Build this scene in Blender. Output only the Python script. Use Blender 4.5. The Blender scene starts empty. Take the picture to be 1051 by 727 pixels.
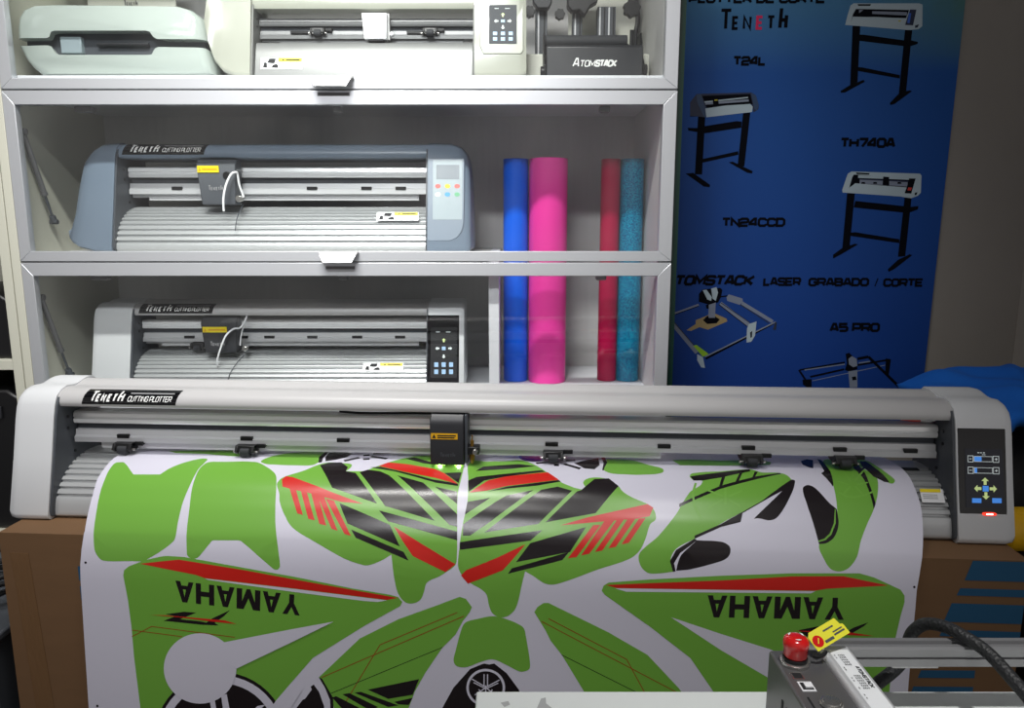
import bpy, bmesh, math, random
from mathutils import Vector, Matrix

random.seed(7)
scene = bpy.context.scene
COL = scene.collection

# ------------------------------------------------------------------ camera, world, lights, exposure
cam_data = bpy.data.cameras.new('camera')
cam = bpy.data.objects.new('camera', cam_data)
COL.objects.link(cam)
cam.location = (0.0, 0.0, 1.2)
cam.rotation_euler = (math.pi / 2 - math.atan(0.175), 0.0, 0.0)
cam_data.sensor_fit = 'HORIZONTAL'
cam_data.sensor_width = 36.0
cam_data.lens = 36.0 * 767.0 / 1051.0
cam_data.clip_start = 0.02
scene.camera = cam

scene.view_settings.view_transform = 'Standard'
scene.view_settings.look = 'None'
scene.view_settings.exposure = 0.0
scene.view_settings.gamma = 1.0
scene.view_settings.use_curve_mapping = False

world = bpy.data.worlds.new('shop_ambience')
scene.world = world
world.use_nodes = True
wn = world.node_tree
bg = wn.nodes['Background']
# surroundings: dim grey all round, the lit shop interior behind the viewer brighter and uneven
w_tc = wn.nodes.new('ShaderNodeTexCoord')
w_sep = wn.nodes.new('ShaderNodeSeparateXYZ')
wn.links.new(w_tc.outputs['Generated'], w_sep.inputs[0])
w_y = wn.nodes.new('ShaderNodeMapRange')
w_y.interpolation_type = 'SMOOTHSTEP'
w_y.inputs[1].default_value = -0.25
w_y.inputs[2].default_value = -0.85
wn.links.new(w_sep.outputs['Y'], w_y.inputs[0])
w_z = wn.nodes.new('ShaderNodeMapRange')
w_z.interpolation_type = 'SMOOTHSTEP'
w_z.inputs[1].default_value = -0.35
w_z.inputs[2].default_value = 0.15
wn.links.new(w_sep.outputs['Z'], w_z.inputs[0])
w_m = wn.nodes.new('ShaderNodeMath')
w_m.operation = 'MULTIPLY'
wn.links.new(w_y.outputs[0], w_m.inputs[0])
wn.links.new(w_z.outputs[0], w_m.inputs[1])
w_n = wn.nodes.new('ShaderNodeTexNoise')
w_n.inputs['Scale'].default_value = 6.0
w_n.inputs['Detail'].default_value = 3.0
wn.links.new(w_tc.outputs['Generated'], w_n.inputs['Vector'])
w_c = wn.nodes.new('ShaderNodeValToRGB')
w_c.color_ramp.elements[0].position = 0.40
w_c.color_ramp.elements[0].color = (0.16, 0.155, 0.16, 1)
w_c.color_ramp.elements[1].position = 0.66
w_c.color_ramp.elements[1].color = (0.66, 0.63, 0.61, 1)
wn.links.new(w_n.outputs['Fac'], w_c.inputs[0])
w_mix = wn.nodes.new('ShaderNodeMix')
w_mix.data_type = 'RGBA'
w_mix.inputs[6].default_value = (0.088, 0.09, 0.096, 1)
wn.links.new(w_m.outputs[0], w_mix.inputs[0])
wn.links.new(w_c.outputs[0], w_mix.inputs[7])
wn.links.new(w_mix.outputs[2], bg.inputs[0])
bg.inputs[1].default_value = 1.0


def lamp(name, kind, loc, target, energy, size, color=(1, 1, 1), **kw):
    d = bpy.data.lights.new(name, kind)
    d.energy = energy
    d.color = color
    if kind == 'AREA':
        d.shape = 'RECTANGLE'
        d.size, d.size_y = size
    else:
        d.shadow_soft_size = size
    for k_, v_ in kw.items():
        setattr(d, k_, v_)
    o = bpy.data.objects.new(name, d)
    COL.objects.link(o)
    o.location = loc
    o.rotation_euler = (Vector(target) - Vector(loc)).to_track_quat('-Z', 'Y').to_euler()
    return o


# linear ceiling lamp of the shop, a little in front of the cabinet
lamp('ceiling_tube_light', 'AREA', (-0.45, 0.78, 2.62), (-0.45, 1.86, 1.20), 12.0, (0.9, 0.07),
     (1.0, 0.985, 0.95), spread=math.radians(80))
# ceiling lamp further back in the shop, turned towards the cabinet
lamp('ceiling_panel_light', 'AREA', (-0.45, -0.30, 2.62), (-0.45, 1.80, 1.15), 4.6, (0.9, 0.10), (0.98, 0.98, 1.0), spread=math.radians(60))
# added fill spot to brighten the work table, not a known shop lamp
lamp('table_fill_spot', 'SPOT', (0.40, 0.38, 2.62), (0.40, 0.40, 0.7), 95.0, 0.05, (1.0, 0.99, 0.97), spot_size=math.radians(52), spot_blend=1.0)

# ------------------------------------------------------------------ materials
def srgb(c):
    return tuple(((v / 255.0) / 12.92 if v / 255.0 <= 0.04045 else ((v / 255.0 + 0.055) / 1.055) ** 2.4) for v in c)


MATS = {}


def mat(name, rgb, rough=0.5, metal=0.0, spec=0.5, emit=0.0, coat=0.0, alpha=1.0, noise=0.0, nscale=40.0, stretch=(1, 1, 1), bump=0.0):
    m = bpy.data.materials.new(name)
    m.use_nodes = True
    nt = m.node_tree
    b = nt.nodes['Principled BSDF']
    col = (*srgb(rgb), 1)
    b.inputs['Base Color'].default_value = col
    b.inputs['Roughness'].default_value = rough
    b.inputs['Metallic'].default_value = metal
    b.inputs['Specular IOR Level'].default_value = spec
    b.inputs['Coat Weight'].default_value = coat
    b.inputs['Coat Roughness'].default_value = 0.08
    if emit:
        b.inputs['Emission Color'].default_value = col
        b.inputs['Emission Strength'].default_value = emit
    if noise or bump:
        tc = nt.nodes.new('ShaderNodeTexCoord')
        mp = nt.nodes.new('ShaderNodeMapping')
        mp.inputs['Scale'].default_value = stretch
        nz = nt.nodes.new('ShaderNodeTexNoise')
        nz.inputs['Scale'].default_value = nscale
        nz.inputs['Detail'].default_value = 4
        nt.links.new(tc.outputs['Object'], mp.inputs[0])
        nt.links.new(mp.outputs[0], nz.inputs['Vector'])
        if noise:
            mx = nt.nodes.new('ShaderNodeMix')
            mx.data_type = 'RGBA'
            mx.inputs[6].default_value = tuple(max(0, c * (1 - noise)) for c in col[:3]) + (1,)
            mx.inputs[7].default_value = tuple(min(1, c * (1 + noise)) for c in col[:3]) + (1,)
            nt.links.new(nz.outputs['Fac'], mx.inputs[0])
            nt.links.new(mx.outputs[2], b.inputs['Base Color'])
        if bump:
            bp = nt.nodes.new('ShaderNodeBump')
            bp.inputs['Strength'].default_value = bump
            bp.inputs['Distance'].default_value = 0.002
            nt.links.new(nz.outputs['Fac'], bp.inputs['Height'])
            nt.links.new(bp.outputs[0], b.inputs['Normal'])
    MATS[name] = m
    return m


def glass_mat(name, tint=(1, 1, 1), power=1.0):
    m = bpy.data.materials.new(name)
    m.use_nodes = True
    nt = m.node_tree
    nt.nodes.clear()
    out = nt.nodes.new('ShaderNodeOutputMaterial')
    mix = nt.nodes.new('ShaderNodeMixShader')
    tr = nt.nodes.new('ShaderNodeBsdfTransparent')
    gl = nt.nodes.new('ShaderNodeBsdfGlossy')
    lw = nt.nodes.new('ShaderNodeLayerWeight')
    lw.inputs['Blend'].default_value = 0.5
    pw = nt.nodes.new('ShaderNodeMath')
    pw.operation = 'POWER'
    pw.inputs[1].default_value = 5.0
    nt.links.new(lw.outputs['Facing'], pw.inputs[0])
    fr = nt.nodes.new('ShaderNodeMath')
    fr.operation = 'MULTIPLY_ADD'
    fr.inputs[1].default_value = 0.96
    fr.inputs[2].default_value = 0.04
    nt.links.new(pw.outputs[0], fr.inputs[0])
    tr.inputs[0].default_value = (*tint, 1)
    gl.inputs['Roughness'].default_value = 0.0
    gl.inputs[0].default_value = (power, power, power, 1)
    nt.links.new(fr.outputs[0], mix.inputs[0])
    nt.links.new(tr.outputs[0], mix.inputs[1])
    nt.links.new(gl.outputs[0], mix.inputs[2])
    nt.links.new(mix.outputs[0], out.inputs[0])
    MATS[name] = m
    return m


# ------------------------------------------------------------------ mesh building
class MB:
    """Collects faces and links them as one mesh object."""

    def __init__(self):
        self.v, self.f, self.m, self.flip = [], [], [], []

    def face(self, pts, m=0):
        i = len(self.v)
        self.v += [tuple(p) for p in pts]
        self.f.append(list(range(i, i + len(pts))))
        self.m.append(m)

    def mesh(self, verts, faces, m=0):
        i = len(self.v)
        self.v += [tuple(p) for p in verts]
        for f in faces:
            self.f.append([i + k for k in f])
            self.m.append(m)

    def box(self, x0, x1, y0, y1, z0, z1, m=0):
        vs = [(x, y, z) for x in (x0, x1) for y in (y0, y1) for z in (z0, z1)]
        self.mesh(vs, [(0, 1, 3, 2), (4, 6, 7, 5), (0, 4, 5, 1), (2, 3, 7, 6), (0, 2, 6, 4), (1, 5, 7, 3)], m)
        return self

    def loft(self, rings, m=0, closed=True, caps=True):
        n = len(rings[0])
        vs = [p for r in rings for p in r]
        fs = []
        for a in range(len(rings) - 1):
            for k in range(n if closed else n - 1):
                k2 = (k + 1) % n
                fs.append((a * n + k, a * n + k2, (a + 1) * n + k2, (a + 1) * n + k))
        if caps:
            fs.append(tuple(range(n)))
            fs.append(tuple(range((len(rings) - 1) * n, len(rings) * n)))
        self.mesh(vs, fs, m)
        return self

    def prism(self, poly, a, b, axis='x', m=0):
        def P(p, t):
            return {'x': (t, p[0], p[1]), 'y': (p[0], t, p[1]), 'z': (p[0], p[1], t)}[axis]
        return self.loft([[P(p, a) for p in poly], [P(p, b) for p in poly]], m)

    def cyl(self, p0, p1, r0, r1=None, n=24, m=0, caps=True):
        p0, p1 = Vector(p0), Vector(p1)
        r1 = r0 if r1 is None else r1
        q = (p1 - p0).to_track_quat('Z', 'Y')
        rings = []
        for c, r in ((p0, r0), (p1, r1)):
            rings.append([c + q @ Vector((r * math.cos(2 * math.pi * k / n), r * math.sin(2 * math.pi * k / n), 0)) for k in range(n)])
        return self.loft(rings, m, caps=caps)

    def lathe(self, prof, c, n=32, m=0, axis=(0, 0, 1)):
        q = Vector(axis).to_track_quat('Z', 'Y')
        c = Vector(c)
        rings = [[c + q @ Vector((r * math.cos(2 * math.pi * k / n), r * math.sin(2 * math.pi * k / n), z)) for k in range(n)] for r, z in prof]
        return self.loft(rings, m)

    def tube(self, path, r, n=10, m=0, sub=6):
        P = [Vector(p) for p in catmull(path, sub)] if sub > 1 else [Vector(p) for p in path]
        rings = []
        up = Vector((0.13, 0.2, 0.97))
        for i, p in enumerate(P):
            t = (P[min(i + 1, len(P) - 1)] - P[max(i - 1, 0)]).normalized()
            s = t.cross(up)
            if s.length < 1e-4:
                s = t.cross(Vector((1, 0, 0)))
            s.normalize()
            u = s.cross(t).normalized()
            up = u
            rings.append([p + (s * math.cos(2 * math.pi * k / n) + u * math.sin(2 * math.pi * k / n)) * r for k in range(n)])
        return self.loft(rings, m)

    def flat(self, polys, origin, ex, ey, m=0):
        o, ex, ey = Vector(origin), Vector(ex), Vector(ey)
        n = ex.cross(ey).normalized()
        for i, p in enumerate(polys):
            self.face([o + n * (1.2e-5 * (i % 12)) + ex * a + ey * b for a, b in p], m)
        return self

    def text(self, txt, origin, ex, ey, W, H, t=0.2, m=0, slant=0.0):
        return self.flat(text_polys(txt, W, H, t, slant), origin, ex, ey, m)

    def build(self, name, mats, parent=None, bevel=0.0, seg=2, smooth=35, loc=None):
        me = bpy.data.meshes.new(name)
        me.from_pydata(self.v, [], self.f)
        if not isinstance(mats, (list, tuple)):
            mats = [mats]
        for mm in mats:
            me.materials.append(MATS[mm])
        for p, mi in zip(me.polygons, self.m):
            p.material_index = mi
        bm = bmesh.new()
        bm.from_mesh(me)
        bmesh.ops.recalc_face_normals(bm, faces=bm.faces)
        bm.to_mesh(me)
        bm.free()
        if smooth:
            for p in me.polygons:
                p.use_smooth = True
            me.set_sharp_from_angle(angle=math.radians(smooth))
        o = bpy.data.objects.new(name, me)
        COL.objects.link(o)
        if parent:
            o.parent = parent
        if loc:
            o.location = loc
        if bevel:
            md = o.modifiers.new('bevel', 'BEVEL')
            md.width = bevel
            md.segments = seg
            md.limit_method = 'ANGLE'
            md.angle_limit = math.radians(40)
            md.harden_normals = False
        return o


def catmull(P, n=6):
    P = [Vector(p) for p in P]
    out = []
    for i in range(len(P) - 1):
        p0, p1, p2, p3 = P[max(i - 1, 0)], P[i], P[i + 1], P[min(i + 2, len(P) - 1)]
        for k in range(n):
            t = k / n
            out.append(0.5 * ((2 * p1) + (p2 - p0) * t + (2 * p0 - 5 * p1 + 4 * p2 - p3) * t * t + (3 * p1 - p0 - 3 * p2 + p3) * t ** 3))
    out.append(P[-1])
    return out


# stroke lettering: each glyph is a few polylines in a unit box
_r = 0.2
GLYPH = {
    'A': [[(0, 0), (0.36, 1), (0.64, 1), (1, 0)], [(0.17, 0.3), (0.83, 0.3)]],
    'B': [[(0, 0), (0, 1), (0.8, 1), (0.95, 0.85), (0.95, 0.65), (0.8, 0.52), (0, 0.52)], [(0.8, 0.52), (1, 0.37), (1, 0.15), (0.85, 0), (0, 0)]],
    'C': [[(1, 0.72), (1, 1 - _r), (1 - _r, 1), (_r, 1), (0, 1 - _r), (0, _r), (_r, 0), (1 - _r, 0), (1, _r), (1, 0.28)]],
    'D': [[(0, 0), (0, 1), (0.75, 1), (1, 0.75), (1, 0.25), (0.75, 0), (0, 0)]],
    'E': [[(1, 1), (0, 1), (0, 0), (1, 0)], [(0, 0.5), (0.88, 0.5)]],
    'G': [[(1, 0.75), (1, 1 - _r), (1 - _r, 1), (_r, 1), (0, 1 - _r), (0, _r), (_r, 0), (1 - _r, 0), (1, _r), (1, 0.48), (0.55, 0.48)]],
    'H': [[(0, 0), (0, 1)], [(1, 0), (1, 1)], [(0, 0.5), (1, 0.5)]],
    'I': [[(0.5, 0), (0.5, 1)]],
    'K': [[(0, 0), (0, 1)], [(1, 1), (0.25, 0.5), (1, 0)], [(0, 0.5), (0.3, 0.5)]],
    'L': [[(0, 1), (0, 0), (1, 0)]],
    'M': [[(0, 0), (0, 1), (0.5, 0.25), (1, 1), (1, 0)]],
    'N': [[(0, 0), (0, 1), (1, 0), (1, 1)]],
    'O': [[(0.5, 1), (_r, 1), (0, 1 - _r), (0, _r), (_r, 0), (1 - _r, 0), (1, _r), (1, 1 - _r), (1 - _r, 1), (0.5, 1)]],
    'P': [[(0, 0), (0, 1), (0.85, 1), (1, 0.85), (1, 0.5), (0.85, 0.36), (0, 0.36)]],
    'R': [[(0, 0), (0, 1), (0.85, 1), (1, 0.85), (1, 0.55), (0.85, 0.42), (0, 0.42)], [(0.6, 0.42), (1, 0)]],
    'S': [[(1, 0.76), (1, 1 - _r * 0.8), (0.85, 1), (0.15, 1), (0, 0.86), (0, 0.66), (0.15, 0.52), (0.85, 0.48), (1, 0.34), (1, 0.14), (0.85, 0), (0.15, 0), (0, 0.14), (0, 0.24)]],
    'T': [[(0, 1), (1, 1)], [(0.5, 1), (0.5, 0)]],
    'U': [[(0, 1), (0, _r), (_r, 0), (1 - _r, 0), (1, _r), (1, 1)]],
    'h': [[(0.0, 0), (0.12, 1)], [(0.05, 0.40), (0.95, 0.40)], [(1, 0.64), (0.96, 0)]],
    '/': [[(0, 0), (1, 1)]],
    '0': [[(0.5, 1), (_r, 1), (0, 1 - _r), (0, _r), (_r, 0), (1 - _r, 0), (1, _r), (1, 1 - _r), (1 - _r, 1), (0.5, 1)]],
    '2': [[(0, 0.74), (0, 0.86), (0.15, 1), (0.85, 1), (1, 0.86), (1, 0.62), (0.85, 0.5), (0.15, 0.46), (0, 0.32), (0, 0), (1, 0)]],
    '4': [[(0.8, 0), (0.8, 1), (0.6, 1), (0, 0.4), (0, 0.25), (1, 0.25)]],
    '5': [[(1, 1), (0, 1), (0, 0.56), (0.85, 0.56), (1, 0.42), (1, 0.14), (0.85, 0), (0, 0)]],
    '7': [[(0, 1), (1, 1), (1, 0.82), (0.4, 0)]],
    ' ': [],
}
GW = {'I': 0.3, ' ': 0.35, '/': 0.5, 'M': 1.2, 'L': 0.85}


def stroke(pts, t):
    """Thick polyline as mitred quads."""
    P = [Vector((p[0], p[1])) for p in pts]
    n = len(P)
    closed = (P[0] - P[-1]).length < 1e-9
    L, R = [], []
    for i in range(n):
        if closed and i in (0, n - 1):
            a, b = P[n - 2], P[1]
        else:
            a, b = P[max(i - 1, 0)], P[min(i + 1, n - 1)]
        d0 = (P[i] - a).normalized() if (P[i] - a).length > 1e-9 else (b - P[i]).normalized()
        d1 = (b - P[i]).normalized() if (b - P[i]).length > 1e-9 else d0
        n0, n1 = Vector((-d0.y, d0.x)), Vector((-d1.y, d1.x))
        k = n0 + n1
        if k.length < 1e-6:
            k = n0.copy()
        k.normalize()
        k = k * (t / 2 / max(k.dot(n0), 0.45))
        L.append(P[i] + k)
        R.append(P[i] - k)
    return [[tuple(L[i]), tuple(L[i + 1]), tuple(R[i + 1]), tuple(R[i])] for i in range(n - 1)]


def text_polys(txt, W, H, t=0.2, slant=0.0, gap=0.24):
    th = t * H
    tot = sum(GW.get(c, 1.0) for c in txt) + gap * (len(txt) - 1)
    cw = (W - th) / tot if len(txt) > 1 else (W - th) / GW.get(txt, 1.0)
    x = th / 2
    polys = []
    for c in txt:
        w = GW.get(c, 1.0) * cw
        for pl in GLYPH[c]:
            q = [(x + a * w, th / 2 + b * (H - th)) for a, b in pl]
            for quad in stroke(q, th):
                polys.append([(px + slant * py, py) for px, py in quad])
        x += w + gap * cw
    return polys


def logo_polys(W, H, t=0.17):
    """TENETH word mark: tall T and h, small capitals between."""
    out = []
    parts = [('T', 0.0, 0.19, 0, 0.93), ('E', 0.185, 0.115, 0, 0.62), ('N', 0.335, 0.13, 0, 0.62), ('E', 0.515, 0.115, 0, 0.62), ('T', 0.66, 0.135, 0, 0.64), ('h', 0.83, 0.17, 0, 1.0)]
    for c, x, w, y, h in parts:
        th = t * H
        for pl in GLYPH[c]:
            q = [(x * W + th / 2 + a * max(w * W - th, 0.001), y * H + th / 2 + b * (h * H - th)) for a, b in pl]
            out += stroke(q, th)
    return out


# ------------------------------------------------------------------ things
def thing(name, label, cat, loc=(0, 0, 0), rotz=0.0, group=None):
    o = bpy.data.objects.new(name, None)
    o.empty_display_size = 0.05
    COL.objects.link(o)
    o.location = loc
    o.rotation_euler = (0, 0, rotz)
    return tag(o, label, cat, group)


def tag(o, label, cat, group=None, kind=None):
    o['label'] = label
    o['category'] = cat
    if group:
        o['group'] = group
    if kind:
        o['kind'] = kind
    return o


def structure(o):
    o['kind'] = 'structure'
    return o

mat('door_aluminium', (205, 208, 212), 0.38, 0.55, noise=0.03, nscale=60, stretch=(1, 1, 8))
mat('handle_aluminium', (225, 225, 225), 0.3, 0.5)
mat('laminate', (204, 203, 202), 0.55, noise=0.07, nscale=9, stretch=(9, 9, 0.8))
mat('cream_laminate', (205, 205, 190), 0.5)
mat('white_laminate', (225, 226, 230), 0.45)
mat('wall_paint', (150, 145, 138), 0.85, noise=0.03, nscale=12)
mat('wall_light', (188, 182, 174), 0.8)
mat('floor_tile', (120, 115, 108), 0.5, noise=0.08, nscale=10)
mat('housing_white', (214, 216, 218), 0.32)
mat('cover_grey', (184, 183, 183), 0.36)
mat('housing_cream', (172, 174, 162), 0.25, coat=0.4)
mat('housing_blue', (112, 126, 142), 0.35)
mat('panel_blue', (150, 164, 170), 0.35)
mat('gloss_white', (180, 190, 184), 0.12, coat=0.6)
mat('charcoal', (70, 74, 80), 0.5)
mat('dark_plastic', (38, 39, 43), 0.42)
mat('black', (14, 14, 16), 0.4)
mat('gloss_black', (9, 9, 12), 0.12)
mat('slot_black', (22, 23, 26), 0.7)
mat('aluminium', (250, 251, 252), 0.25, 0.3)
mat('aluminium_matte', (205, 206, 208), 0.42, 0.3)
mat('work_lamp', (255, 255, 255), 0.4, emit=70.0)
mat('cream_metal', (128, 129, 128), 0.4, 0.4)
mat('rail_grey', (120, 121, 122), 0.4, 0.3)
mat('engraver_rail', (150, 150, 152), 0.35, 0.5)
mat('inner_grey', (120, 121, 118), 0.5)
mat('strut_grey', (112, 112, 114), 0.4, 0.3)
mat('platen_metal', (196, 198, 199), 0.36, 0.5)
mat('belt', (62, 66, 72), 0.6)
mat('bright_white', (240, 241, 243), 0.35)
mat('soft_white', (205, 205, 205), 0.5)
mat('lettering_white', (240, 240, 238), 0.5)
mat('lettering_grey', (150, 150, 152), 0.5)
mat('lettering_black', (12, 12, 16), 0.5)
mat('yellow', (246, 222, 20), 0.45)
mat('amber', (226, 170, 25), 0.45)
mat('brass', (170, 130, 60), 0.3, 0.9)
mat('steel', (190, 188, 184), 0.25, 0.9)
mat('rubber', (42, 44, 48), 0.7)
mat('screen_blue', (70, 140, 230), 0.4, emit=0.55)
mat('screen_white', (215, 225, 225), 0.4, emit=0.35)
mat('screen_lime', (205, 225, 150), 0.4, emit=0.4)
mat('screen_dark', (18, 24, 40), 0.2)
mat('screen_ice', (165, 200, 235), 0.4, emit=0.12)
mat('red_light', (255, 60, 40), 0.4, emit=1.2)
mat('lamp_white', (255, 255, 255), 0.4, emit=14.0)
mat('lcd', (80, 92, 102), 0.3)
mat('button_red', (225, 90, 80), 0.4)
mat('button_blue', (50, 150, 225), 0.4)
mat('button_green', (90, 170, 120), 0.4)
mat('button_grey', (150, 165, 172), 0.4)
mat('vinyl_white', (212, 210, 224), 0.30, spec=0.45)
mat('vinyl_green', (114, 172, 64), 0.30, spec=0.5)
mat('vinyl_black', (30, 24, 27), 0.22, spec=0.4)
mat('vinyl_red', (205, 32, 22), 0.30, spec=0.5)
mat('vinyl_lime', (120, 178, 70), 0.36)
mat('vinyl_rust', (150, 60, 15), 0.35)
mat('vinyl_purple', (70, 30, 100), 0.27)
mat('cardboard', (114, 84, 55), 0.8, noise=0.08, nscale=14, stretch=(1, 1, 5))
mat('packing_tape', (118, 88, 59), 0.25, coat=0.3, bump=0.6, nscale=30, stretch=(5, 5, 0.7))
mat('carton_blue', (24, 80, 116), 0.7)
mat('roll_blue', (0, 95, 225), 0.35, spec=0.4)
mat('roll_pink', (235, 62, 160), 0.3, spec=0.4)
mat('roll_red', (166, 8, 64), 0.35, spec=0.3)
mat('roll_core', (190, 160, 120), 0.8)
mat('cloth_blue', (0, 98, 196), 0.85, bump=0.25, nscale=60)
mat('bag_black', (16, 16, 18), 0.8, bump=0.3, nscale=80)
mat('roll_yellow', (245, 190, 20), 0.5)
mat('table_white', (226, 230, 228), 0.5)
mat('smudge', (172, 174, 174), 0.7)
mat('mark_blue', (110, 140, 175), 0.6)
mat('engraver_metal', (112, 111, 112), 0.38, 0.55)
mat('engraver_side', (90, 120, 124), 0.42, 0.4)
mat('knob_red', (214, 22, 22), 0.18, coat=0.5)
mat('tag_yellow', (232, 226, 20), 0.5)
mat('label_paper', (232, 234, 236), 0.55)
mat('card_white', (226, 226, 214), 0.6)
mat('green_edge', (6, 44, 34), 0.3)
mat('poster_black', (6, 8, 18), 0.7, spec=0.1)
mat('poster_navy', (24, 36, 66), 0.45)
mat('poster_white', (178, 196, 205), 0.45)
mat('poster_silver', (130, 140, 158), 0.45)
mat('poster_steel', (40, 66, 100), 0.45)
mat('poster_dark', (40, 46, 58), 0.45)
mat('poster_wood', (165, 145, 100), 0.45)
mat('poster_lime', (150, 200, 40), 0.45)
mat('poster_yellow', (190, 180, 40), 0.45)
mat('poster_blue', (50, 100, 200), 0.45)
mat('poster_red', (200, 60, 50), 0.45)
mat('poster_pink', (215, 0, 85), 0.45)
glass_mat('door_glass', (0.965, 0.975, 0.972), 0.95)

# poster print: blue ground running from light blue with a leafy green corner at the top to deep blue below
m_ = mat('poster_ground', (16, 84, 176), 0.5, spec=0.3)
nt_ = m_.node_tree
tc_ = nt_.nodes.new('ShaderNodeTexCoord')
sx_ = nt_.nodes.new('ShaderNodeSeparateXYZ')
nt_.links.new(tc_.outputs['Object'], sx_.inputs[0])
mr_ = nt_.nodes.new('ShaderNodeMapRange')
mr_.inputs[1].default_value = 0.75
mr_.inputs[2].default_value = 1.83
nt_.links.new(sx_.outputs['Z'], mr_.inputs[0])
cr_ = nt_.nodes.new('ShaderNodeValToRGB')
cr_.color_ramp.elements[0].color = (*srgb((20, 62, 142)), 1)
cr_.color_ramp.elements[1].color = (*srgb((74, 132, 172)), 1)
e_ = cr_.color_ramp.elements.new(0.80)
e_.color = (*srgb((26, 82, 158)), 1)
nt_.links.new(mr_.outputs[0], cr_.inputs[0])
nz_ = nt_.nodes.new('ShaderNodeTexNoise')
nz_.inputs['Scale'].default_value = 7
nz_.inputs['Detail'].default_value = 6
nt_.links.new(tc_.outputs['Object'], nz_.inputs['Vector'])
ax_ = nt_.nodes.new('ShaderNodeMapRange')
ax_.inputs[1].default_value = 0.95
ax_.inputs[2].default_value = 1.25
nt_.links.new(sx_.outputs['X'], ax_.inputs[0])
az_ = nt_.nodes.new('ShaderNodeMapRange')
az_.inputs[1].default_value = 1.62
az_.inputs[2].default_value = 1.82
nt_.links.new(sx_.outputs['Z'], az_.inputs[0])
mu_ = nt_.nodes.new('ShaderNodeMath')
mu_.operation = 'MULTIPLY'
nt_.links.new(ax_.outputs[0], mu_.inputs[0])
nt_.links.new(az_.outputs[0], mu_.inputs[1])
mu2_ = nt_.nodes.new('ShaderNodeMath')
mu2_.operation = 'MULTIPLY'
nt_.links.new(mu_.outputs[0], mu2_.inputs[0])
nt_.links.new(nz_.outputs['Fac'], mu2_.inputs[1])
mu3_ = nt_.nodes.new('ShaderNodeMath')
mu3_.operation = 'MULTIPLY'
mu3_.use_clamp = True
mu3_.inputs[1].default_value = 1.5
nt_.links.new(mu2_.outputs[0], mu3_.inputs[0])
mx_ = nt_.nodes.new('ShaderNodeMix')
mx_.data_type = 'RGBA'
mx_.inputs[7].default_value = (*srgb((84, 120, 84)), 1)
nt_.links.new(mu3_.outputs[0], mx_.inputs[0])
nt_.links.new(cr_.outputs[0], mx_.inputs[6])
nt_.links.new(mx_.outputs[2], nt_.nodes['Principled BSDF'].inputs['Base Color'])

# teal roll: glitter film
m_ = mat('roll_teal', (0, 120, 160), 0.3)
nt_ = m_.node_tree
tc_ = nt_.nodes.new('ShaderNodeTexCoord')
vo_ = nt_.nodes.new('ShaderNodeTexVoronoi')
vo_.inputs['Scale'].default_value = 420
nt_.links.new(tc_.outputs['Object'], vo_.inputs['Vector'])
cr_ = nt_.nodes.new('ShaderNodeValToRGB')
cr_.color_ramp.elements[0].position = 0.15
cr_.color_ramp.elements[0].color = (*srgb((0, 76, 126)), 1)
cr_.color_ramp.elements[1].position = 0.95
cr_.color_ramp.elements[1].color = (*srgb((10, 160, 190)), 1)
nt_.links.new(vo_.outputs['Color'], cr_.inputs[0])
nt_.links.new(cr_.outputs[0], nt_.nodes['Principled BSDF'].inputs['Base Color'])

# ------------------------------------------------------------------ the room
structure(MB().box(-2.2, 1.9, 2.2026, 2.30, 0, 2.9).build('wall_back', 'wall_paint'))
structure(MB().box(1.50, 1.60, 0.9, 2.2026, 0, 2.9).build('wall_right', 'wall_light'))
structure(MB().box(-2.2, 1.9, -1.4, 2.34, -0.1, 0).build('floor', 'floor_tile'))

# ------------------------------------------------------------------ display cabinet with three glass doors
CX0, CX1 = -1.145, 0.372
YF = 1.75
cab = thing('display_cabinet', 'tall white and aluminium display cabinet with glass flap doors, plotters on its shelves', 'cabinet', (0, 0, 0))
MB().box(CX0 - 0.020, CX0, YF, 2.19, 0, 2.02).build('side_panel', 'cream_laminate', cab, 0.001)
MB().box(CX1 - 0.027, CX1 - 0.005, YF + 0.024, 2.19, 0, 2.02).build('side_panel', 'laminate', cab, 0.001)
MB().box(CX0, CX1 - 0.027, 2.175, 2.19, 0.1, 2.02).build('back_panel', 'laminate', cab)
MB().box(CX0, CX1 - 0.027, YF + 0.024, 2.175, 1.495, 1.530).build('shelf_board', 'white_laminate', cab, 0.001)
MB().box(CX0, -0.056, YF + 0.024, 2.175, 1.098, 1.130).build('shelf_board', 'laminate', cab, 0.001)
MB().box(CX0, CX1 - 0.027, YF + 0.024, 2.175, 0.752, 0.784).build('shelf_board', 'white_laminate', cab, 0.001)
MB().box(CX0, CX1 - 0.027, YF + 0.024, 2.175, 2.00, 2.02).build('top_board', 'laminate', cab)
MB().box(-0.056, -0.031, YF + 0.045, 2.175, 0.784, 1.130).build('partition', 'white_laminate', cab, 0.001)
MB().box(CX1 + 0.002, CX1 + 0.017, YF + 0.024, YF + 0.05, 0.0, 2.02).build('edge_strip', 'green_edge', cab)


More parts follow.
